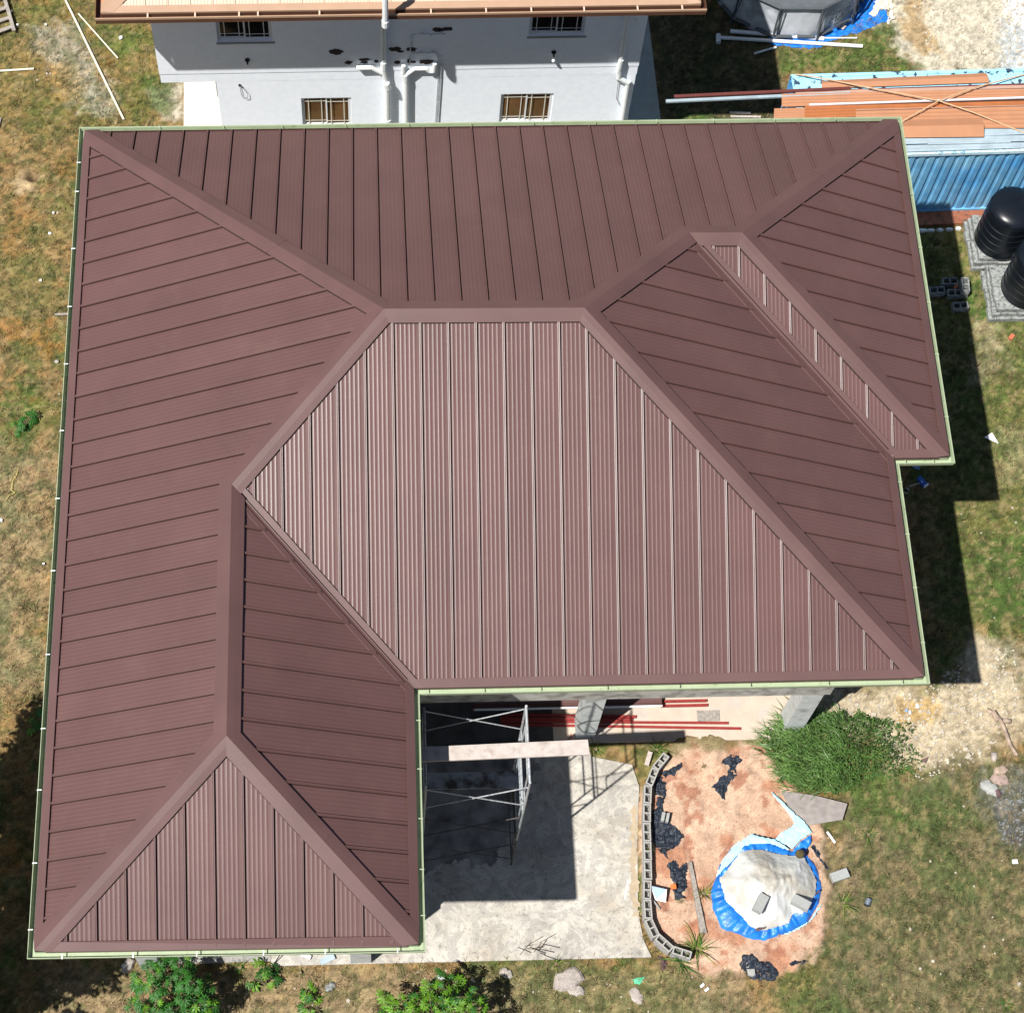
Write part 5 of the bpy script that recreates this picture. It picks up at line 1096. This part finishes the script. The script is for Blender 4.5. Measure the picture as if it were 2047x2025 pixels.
# cloth scraps and rocks by the right edge
m = MB(); m.path([(19.316,6.377,0.060), (19.495,6.249,0.080), (19.598,6.107,0.080), (19.665,5.853,0.070), (19.727,5.528,0.070), (19.841,5.299,0.060)], .045, 7); m.path([(19.449,6.321,0.080), (19.527,6.105,0.090)], .07, 7); m.path([(19.644,6.106,0.080), (19.813,6.082,0.070)], .06, 7); m.build('rolled_cloth', CLOTH, smooth=True, label='twisted beige cloth lying on the gravel near the right edge', cat='cloth')
def rock(c, r, h, mt, lab, seed, cat='rock', nm='rock'):
    q = random.Random(seed); rows = []
    for i in range(13):
        a = 2 * math.pi * (i % 12) / 12; k = 1 + .25 * math.sin(a * 2 + seed) + .12 * math.sin(a * 5 + seed * 2)
        rows.append([(c[0] + r * k * s_ * math.cos(a), c[1] + r * k * s_ * math.sin(a), c[2] + h * z_) for s_, z_ in ((1, -.1), (1.02, .35), (.82, .8), (.4, 1.0), (.0, 1.03))])
    MB().grid(rows).build(nm, mt, label=lab, cat=cat)
rock((19.426,4.973,0.000), .14, .12, CLOTH, 'brownish lump near the right edge, uppermost of the heap of rags', 1, 'rag')
rock((19.386,4.781,0.000), .17, .07, mat('mauve_cloth', (.30, .22, .19), r=.9, var=.3, vs=9, bump=.5), 'flat mauve rag under the brownish lump', 2, 'rag', 'rag')
rock((19.134,4.594,0.000), .18, .08, CLOTHW, 'grey white rag at the left of the heap of rags', 3, 'rag', 'rag')
rock((19.293,4.466,0.000), .08, .10, CLOTHB, 'dark purple rag strip in the heap of rags', 4, 'rag', 'rag')
rock((19.340,5.296,0.000), .09, .08, ROCK, 'pale stone just above the heap of rags', 5)
rock((9.649,0.736,0.000), .27, .11, ROCK, 'large pale pinkish rock in the grass in front of the yard slab', 7)
rock((9.813,0.506,0.000), .14, .08, ROCK, 'smaller pale rock touching the large pinkish one', 8)
rock((8.381,0.908,0.000), .12, .08, ROCK, 'pale stone by the plant left of the large rock', 9)
rock((11.051,0.365,0.000), .15, .05, ROCK, 'flat chalky stone near the bottom edge right of the large rock', 10)
rock((0.637,1.299,0.000), .14, .14, ROCK, 'pale stone at the left foot of the cassava plant', 12)
rock((4.755,0.745,0.000), .10, .08, STONE, 'dark grey stone in the dry grass between the two big plants', 13)
MB().box((19.431,2.938,0.050), (.12, .09, .03), rz=.0).build('paper_sheet', PAPER, label='small white square by the right edge in the lower lawn', cat='paper')
for lab, c, s_ in (('white scrap on the ochre patch right of the house corner', (17.773,6.502), .06), ('second white scrap on the ochre patch right of the house corner', (17.583,6.355), .05), ('blue scrap on the ochre patch right of the house corner', (17.510,6.403), .05)):
    m = MB(); m.box((c[0], c[1], .04), (s_ * 1.6, s_, .02), rz=s_ * 30, rx=.2); m.build('litter', PAPERB if 'blue' in lab else PAPER, label=lab, cat='litter')
m = MB(); P = [(17.695,5.262,0.050), (17.845,5.311,0.100), (17.783,5.168,0.050)]; m.add(P, [(0, 1, 2)]); m.add([(p[0], p[1], p[2] - .01) for p in P], [(0, 1, 2)]); m.build('scrap', CLOTHB, label='dark triangular scrap on the gravel right of the green shrub', cat='scrap')
# ---- things round the pool
gt = [(16.92,24.88),(17.66,24.62),(17.29,24.61),(17.31,24.83),(18.03,24.97),(18.49,25.05),(19.15,25.79),(19.50,26.10),(19.59,26.43),(18.65,26.43),(17.70,25.98)]
ragged([(16.24,24.72),(17.29,24.61),(17.62,24.62),(17.75,24.78),(18.12,24.94),(18.67,25.11),(19.10,25.35),(19.55,25.55),(19.62,25.93),(19.55,26.49),(18.21,26.48),(16.34,25.69)], None, .05, .03, .07, 33, 3.).build('groundsheet', TARP, label='blue tarpaulin spread on the ground beneath the pool', cat='tarpaulin')
ragged([(19.21,26.09),(19.39,26.44),(19.77,26.44),(19.70,25.58),(19.49,25.35),(19.61,25.92),(19.42,25.92),(19.15,25.63),(19.02,25.69)], .03, .03, .04, .1, 35, 5.).build('white_debris', mat('dusty_white_plastic', (.62, .56, .46), r=.8, var=.2, vs=12), label='dusty white torn plastic on the blue tarpaulin right of the pool', cat='plastic scrap')
MB().box((18.255,25.320,0.070), (.19, .15, .03), rz=-.7).build('paper_sheet', PLANKW, label='pale square piece on the blue tarpaulin beside the pool', cat='board')
pipe('white pipe nearest the pool, ending on the blue tarpaulin', (15.264,25.131), (17.727,24.899), .055, PVC, .08)
pp_ = thing('plastic_pipe', 'long white pipe with a tee end, lying in front of the pool', 'pipe', (16.821,24.782,0.080))
m = MB(); a, b = (14.981,24.919,0.080), (18.722,24.660,0.080); m.tube(a, b, .048, 10); m.build('tube', PVC, pp_)
m = MB(); a, b = (14.934,25.008,0.090), (14.911,24.748,0.090); m.tube(a, b, .065, 10); m.build('tee', PVC, pp_)
pipe('thin white rod beyond the two pipes in front of the pool', (17.653,24.947), (18.615,24.952), .02, PVC, .05)
pipe('short grey pipe lying in the shadow left of the pool pipes', (15.834,24.435), (16.438,24.648), .03, PVC_OLD, .04)
for lab, a, b in (('pale offcut in the shade behind the green gutter, upper', (15.016,22.557), (15.560,22.542)), ('pale offcut in the shade behind the green gutter, lower', (15.031,22.432), (15.808,22.417)), ('pale timber end just left of the orange sheet tip', (15.740,22.274), (16.257,22.274))):
    bar('timber_offcut', a, b, .05, .04, .03, .03, PLANKW, lab, 'timber')

# bits of rubbish under the wing front
bar('metal_sheet_scrap', (4.554,1.240), (4.841,1.355), .14, .02, .06, .10, GREYS, 'bent grey metal scrap on the slab under the front gutter', 'metal scrap')
bar('pvc_offcut', (4.175,1.416), (4.360,1.328), .08, .05, .07, .07, PVC, 'short white pipe offcut on the slab under the front gutter', 'pipe offcut')
bar('stick', (3.614,1.238), (3.796,1.448), .02, .02, .06, .3, DARK, 'thin dark rod leaning on the slab under the front gutter', 'rod')
bt2 = (7.043,0.837,0.050)
MB().tube((bt2[0] - .08, bt2[1] + .05, .06), (bt2[0] + .08, bt2[1] - .05, .06), .04, 10).build('plastic_bottle', mat('cloudy_plastic', (.45, .5, .5), r=.25, var=.3, vs=30), label='crushed clear bottle in the shadow above the right cassava plant', cat='bottle')
ragged([(11.51,1.16),(11.66,1.18),(11.74,1.03),(11.71,0.88),(11.61,0.86),(11.57,1.06)], None, .025, .10, .03, 44, 6.).build('dark_rag', CLOTHB, label='dark brown rag at the lower end of the block kerb', cat='rag')
ragged([(10.951,0.727), (11.268,0.768), (11.150,0.587), (11.025,0.591)], None, .025, .05, .03, 45, 6.).build('green_scrap', GREENP, label='small bright green plastic scrap in the grass near the bottom', cat='plastic scrap')
for lab, c in (('white litter by the bottom edge right of the kerb, upper', (12.432,0.527)), ('white litter by the bottom edge right of the kerb, lower', (12.519,0.442))):
    MB().box((c[0], c[1], .05), (.10, .05, .02), rz=.6, rx=.3).build('litter', PAPER, label=lab, cat='litter')
# rubbish in the dark hall under the house: column of stacked blocks seen through the scaffold
# twigs on the slab
m = MB(); r = random.Random(3); bc = (8.897,1.367,0.050)
for i in range(16):
    a = r.uniform(-.5, .9); l = r.uniform(.12, .4); x, y = bc[0] + r.uniform(-.28, .28), bc[1] + r.uniform(-.14, .14); m.tube((x, y, .055), (x + l * math.cos(a), y + l * math.sin(a), .06 + r.uniform(0, .05)), .006, 4)
m.build('twigs', DARK, label='tangle of thin dark twigs on the yard slab near its front edge', cat='twigs')

# ================================================================ PLANTS
def leafmesh(name, mt, L_=.26, n=7, seed=0):
    r = random.Random(seed); m = MB()
    for i in range(n):
        a = (i - (n - 1) / 2) * (math.radians(300) / n); l = L_ * (1 - .45 * (abs(i - (n - 1) / 2) / ((n - 1) / 2)) ** 1.5) * r.uniform(.9, 1.08); wd = l * .15
        d = Vector((math.cos(a), math.sin(a), 0)); p = Vector((-d.y, d.x, 0))
        def P(t, s_, z): q = d * (l * t) + p * (wd * s_); return (q.x, q.y, z * l)
        m.add([P(.04, 0, 0), P(.35, .75, .05), P(.62, 1, .0), P(1, 0, -.22), P(.62, -1, .0), P(.35, -.75, .05), P(.35, 0, .02), P(.62, 0, -.05)], [(0, 1, 6), (1, 2, 7, 6), (2, 3, 7), (0, 6, 5), (6, 7, 4, 5), (7, 3, 4)])
    me = bpy.data.meshes.new(name); me.from_pydata(m.v, [], m.f); me.materials.append(mt); return me
LM = [leafmesh('leaf', LEAF, .27, 7, 1), leafmesh('leaf', LEAF, .24, 9, 2), leafmesh('leaf', LEAFY, .25, 7, 3)]
def cassava(name, label, c, R_, Hh, n, seed, yl=.15, scale=1., ell=(1, 1)):
    r = random.Random(seed); t = thing(name, label, 'plant', (c[0], c[1], 0)); st = MB(); tips = []
    k = max(3, n // 9)
    for i in range(k):
        a = r.uniform(0, 6.28); q = r.uniform(.1, .95) ** .6; tip = (c[0] + ell[0] * R_ * q * math.cos(a), c[1] + ell[1] * R_ * q * math.sin(a), Hh * r.uniform(.7, 1) * (1 - .35 * q * q)); tips.append(tip)
        mid = (c[0] + (tip[0] - c[0]) * .35, c[1] + (tip[1] - c[1]) * .35, tip[2] * .55); st.tube((c[0], c[1], 0), mid, .022, 5, .016); st.tube(mid, tip, .016, 5, .008)
    leaves = []
    for i in range(n):
        tp = tips[i % k]; a = r.uniform(0, 6.28); l = r.uniform(.05, .30) * scale; dz = r.uniform(-.42, .10)
        p = (tp[0] + l * math.cos(a), tp[1] + l * math.sin(a), max(.08, tp[2] + dz)); st.tube((tp[0], tp[1], tp[2] + dz * .6 - .03), p, .004, 3, .003)
        leaves.append((p, a))
    st.build('stem', STEM, t)
    for p, a in leaves:
        o = bpy.data.objects.new('leaf', LM[2] if r.random() < yl else LM[r.randrange(2)]); COL.objects.link(o); o.parent = t
        o.location = (p[0] - c[0], p[1] - c[1], p[2]); s_ = scale * r.uniform(.7, 1.15); o.scale = (s_, s_, s_)
        o.rotation_euler = (r.uniform(-.5, .5), r.uniform(-.1, .65), a)
cassava('cassava_plant', 'large dark green plant with hand-shaped leaves in front of the left end of the roof', (1.68, .50), .82, 1.75, 300, 4, .10, .60, (1.1, .95))
cassava('cassava_plant', 'bright green plant with hand-shaped leaves at the bottom edge, casting a long shadow', (6.85, -.18), 1.0, 2.15, 300, 8, .70, .60, (1.25, .85))
cassava('cassava_plant', 'small hand-leaved plant right of the large dark green one', (3.45, .85), .26, .5, 16, 12, .3, .75)
cassava('cassava_plant', 'little leafy seedling with yellow-green leaves left of the dark grey stone', (4.25, .45), .22, .4, 12, 13, .5, .7)
cassava('cassava_plant', 'small leafy weed low at the left foot of the large plant', (1.35, -.05), .25, .4, 12, 15, .2, .7)
cassava('cassava_plant', 'small green weed in the shadow at the lower left under the gutter', (-1.30, 6.5), .28, .4, 14, 16, .2, .8)
cassava('cassava_plant', 'light green weed close to the left gutter, halfway down', (-.72, 10.05), .30, .35, 16, 17, .6, .7)
cassava('cassava_plant', 'dark green weed patch left of the gutter, above the yellow cord', (-2.238,13.621), .32, .3, 14, 18, .2, .7)
def blademesh(l, w_, droop, mt, seed):
    m = MB(); rows = []
    for i in range(6):
        t = i / 5; x = l * t * (1 - .12 * t); z = l * (.55 * t - droop * t * t); ww = w_ * (1 - t) ** .7 if t > .3 else w_ * (.5 + t * 1.2)
        rows.append([(x, -ww / 2, z + .0), (x, 0, z - .008), (x, ww / 2, z)])
    m.grid(rows); me = bpy.data.meshes.new('leaf'); me.from_pydata(m.v, [], m.f); me.materials.append(mt); return me
BLM = {k: [blademesh(.5, .030, .25, mt, 1), blademesh(.62, .032, .45, mt, 2), blademesh(.42, .026, .1, mt, 3)] for k, mt in (('g', BLADE), ('y', BLADEY))}
def spiky(label, c, n, sc, kind='g', z=.05, seed=0, mix=.0, spread=6.28, a0=0., name='spiky_plant', cat='plant'):
    r = random.Random(seed); t = thing(name, label, cat, (c[0], c[1], z)); cr = MB(); cr.tube((c[0], c[1], z - .05), (c[0], c[1], z + .06), .04, 6); cr.build('crown', STEM, t)
    for i in range(n):
        k = kind if r.random() > mix else ('y' if kind == 'g' else 'g'); o = bpy.data.objects.new('leaf', r.choice(BLM[k])); COL.objects.link(o); o.parent = t
        s_ = sc * r.uniform(.6, 1.1); o.scale = (s_, s_, s_); o.location = (r.uniform(-.05, .05) * sc, r.uniform(-.05, .05) * sc, 0); o.rotation_euler = (r.uniform(-.3, .3), r.uniform(-.7, .25), a0 + r.uniform(0, spread))
spiky('spiky yellow-green clump at the lower end of the block kerb', (12.379,1.273), 46, 1.15, 'y', .05, 1, .35)
spiky('spiky dark green clump just below the end of the kerb', (12.041,1.003), 30, .95, 'g', .03, 2, .3)
spiky('small spiky plant at the left edge of the tarpaulin heap', (12.602,2.406), 26, .75, 'y', .12, 3, .45)
spiky('spiky plant right of the heap, beside the metal can', (15.593,2.160), 22, .85, 'g', .03, 4, .3, 4.4, -1.9)
spiky('grass clump at the upper end of the block kerb', (11.861,5.621), 34, .7, 'g', .03, 5, .4)
spiky('yellow-green grass clump behind the end of the long plank', (10.523,5.653), 26, .6, 'y', .04, 6, .3)
spiky('green tuft growing between the kerb blocks', (11.531,3.372), 14, .38, 'g', .25, 7, .3)
spiky('spindly weed on the clay below the small pale board', (12.121,2.260), 14, .42, 'y', .12, 8, .4)
spiky('dark green tuft in the lawn below the grey board', (16.310,3.606), 22, .6, 'g', .03, 9, .2)
spiky('tuft at the bottom right corner of the lawn', (18.772,-0.083), 20, .6, 'g', .03, 10, .5)
spiky('thin tuft on the edge of the yard slab near the large rock', (9.406,1.052), 24, .5, 'g', .03, 11, .4)
spiky('tuft at the right foot of the large dark green plant', (2.916,1.178), 22, .7, 'g', .03, 12, .3)
spiky('olive tuft left of the yard slab edge', (4.142,1.039), 14, .45, 'y', .03, 13, .5)
spiky('small tuft on the upper clay bed', (12.851,5.201), 10, .3, 'y', .1, 14, .3)
# big shrub
shrub = thing('shrub', 'large dark green grassy shrub between the right column and the lawn', 'shrub', (15.639,5.418,0.000))
SHP = [(14.235,5.817), (14.774,6.185), (15.371,6.520), (16.157,6.503), (17.125,6.132), (17.634,5.715), (17.740,5.254), (17.076,4.871), (16.397,4.775), (15.825,4.620), (15.262,4.522), (14.731,4.704), (14.441,5.106), (14.260,5.508)]
sx0, sx1 = min(p[0] for p in SHP), max(p[0] for p in SHP); sy0, sy1 = min(p[1] for p in SHP), max(p[1] for p in SHP)
r = np.random.default_rng(5); n_ = 9500
px_ = r.uniform(sx0, sx1, n_); py_ = r.uniform(sy0, sy1, n_); d = pdist(px_, py_, SHP) + (vnoise(px_, py_, 2.5, 71) - .5) * .9; k = (d > 0) & (r.random(n_) > sm(px_, (16.042,5.523)[0], (17.827,5.481)[0]) * .75)
px_, py_, d = px_[k], py_[k], d[k]; hgt = (1 - .5 * sm(px_, (15.930,5.525)[0], (17.827,5.481)[0])) * np.minimum(d * 1.2, .45) * (.55 + .9 * vnoise(px_, py_, 2.2, 72)); pz_ = hgt * r.uniform(.25, 1.0, len(px_)) + .03
def scatter(name, X, Y, Z, l0, l1, w0, mt, parent, seed, up=(.1, .9), aim=None):
    r = np.random.default_rng(seed); n = len(X); a = r.uniform(0, 2 * np.pi, n) if aim is None else aim + r.normal(0, .55, n); e = r.uniform(up[0], up[1], n); l = r.uniform(l0, l1, n); w_ = w0 * r.uniform(.6, 1.3, n)
    D = np.stack([np.cos(a) * np.cos(e), np.sin(a) * np.cos(e), np.sin(e)], -1); S_ = np.stack([-np.sin(a), np.cos(a), r.uniform(-.5, .5, n)], -1)
    P0 = np.stack([X, Y, Z], -1); A = P0; B = P0 + D * (l * .5)[:, None] + S_ * w_[:, None]; C_ = P0 + D * l[:, None] - np.array([0, 0, 1.]) * (l * .25)[:, None]; E = P0 + D * (l * .5)[:, None] - S_ * w_[:, None]
    V = np.stack([A, B, C_, E], 1).reshape(-1, 3); o_ = WL[parent.name]; V = V - np.array(o_)
    me = bpy.data.meshes.new(name); me.from_pydata(V.tolist(), [], [(4 * i, 4 * i + 1, 4 * i + 2, 4 * i + 3) for i in range(n)]); me.materials.append(mt)
    o = bpy.data.objects.new(name, me); COL.objects.link(o); o.parent = parent; WL[o.name] = o_; o['kind'] = 'stuff'; return o
SHG = mat('shrub_leaf', (.048, .100, .020), r=.55, var=.6, vs=3.5, spec=.25)
scatter('foliage', px_, py_, pz_, .05, .12, .012, SHG, shrub, 6, (-.3, 1.0))
kk = r.random(len(px_)) < .30; lx = (px_ < (16.042,5.523)[0]) & kk
scatter('long_blades', px_[lx], py_[lx], pz_[lx] * .6, .35, .75, .009, mat('shrub_blade', (.09, .17, .04), r=.45, var=.3, vs=4), shrub, 8, (.2, .9), aim=np.pi * .9 - np.arctan2(py_[lx] - sy0, 2.0) * 0)
# trees out of the frame on the left that throw the dark patches along the gutter
def tree(label, c, h, R_, seed, n=5200):
    t = thing('tree', label, 'tree', (c[0], c[1], 0)); r = random.Random(seed); m = MB(); m.tube((c[0], c[1], 0), (c[0] + .1, c[1], h * .55), .13, 8, .09); cl_ = []
    for i in range(13):
        a = r.uniform(0, 6.28); q = r.uniform(.25, .85) * R_; e = (c[0] + q * math.cos(a), c[1] + q * math.sin(a), h * r.uniform(.68, 1.0)); m.tube((c[0] + .1, c[1], h * .5), e, .05, 6, .02); cl_.append((*e, R_ * r.uniform(.3, .5)))
    m.build('trunk', STEM, t)
    g = np.random.default_rng(seed); k = g.integers(0, len(cl_), n); Cc = np.array(cl_)[k]; dd = g.normal(0, 1, (n, 3)); dd /= np.linalg.norm(dd, axis=1)[:, None]; rr2 = g.random(n) ** .45
    P = Cc[:, :3] + dd * (Cc[:, 3] * rr2)[:, None] * np.array([1, 1, .65])
    scatter('crown', P[:, 0], P[:, 1], P[:, 2], .14, .26, .05, LEAF, t, seed + 1, (-.5, .9))
tree('leafy tree left of the photo, whose shadow falls beside the lower left gutter', (-3.55, 3.6), 4.6, 1.85, 21, 11000)
tree('leafy tree beyond the lower left corner, whose shadow fills that corner', (-3.25, .4), 4.4, 1.75, 22, 11000)
tree('smaller leafy tree just beyond the lower left corner of the photo', (-3.1, -2.3), 4.2, 1.6, 25, 8000)
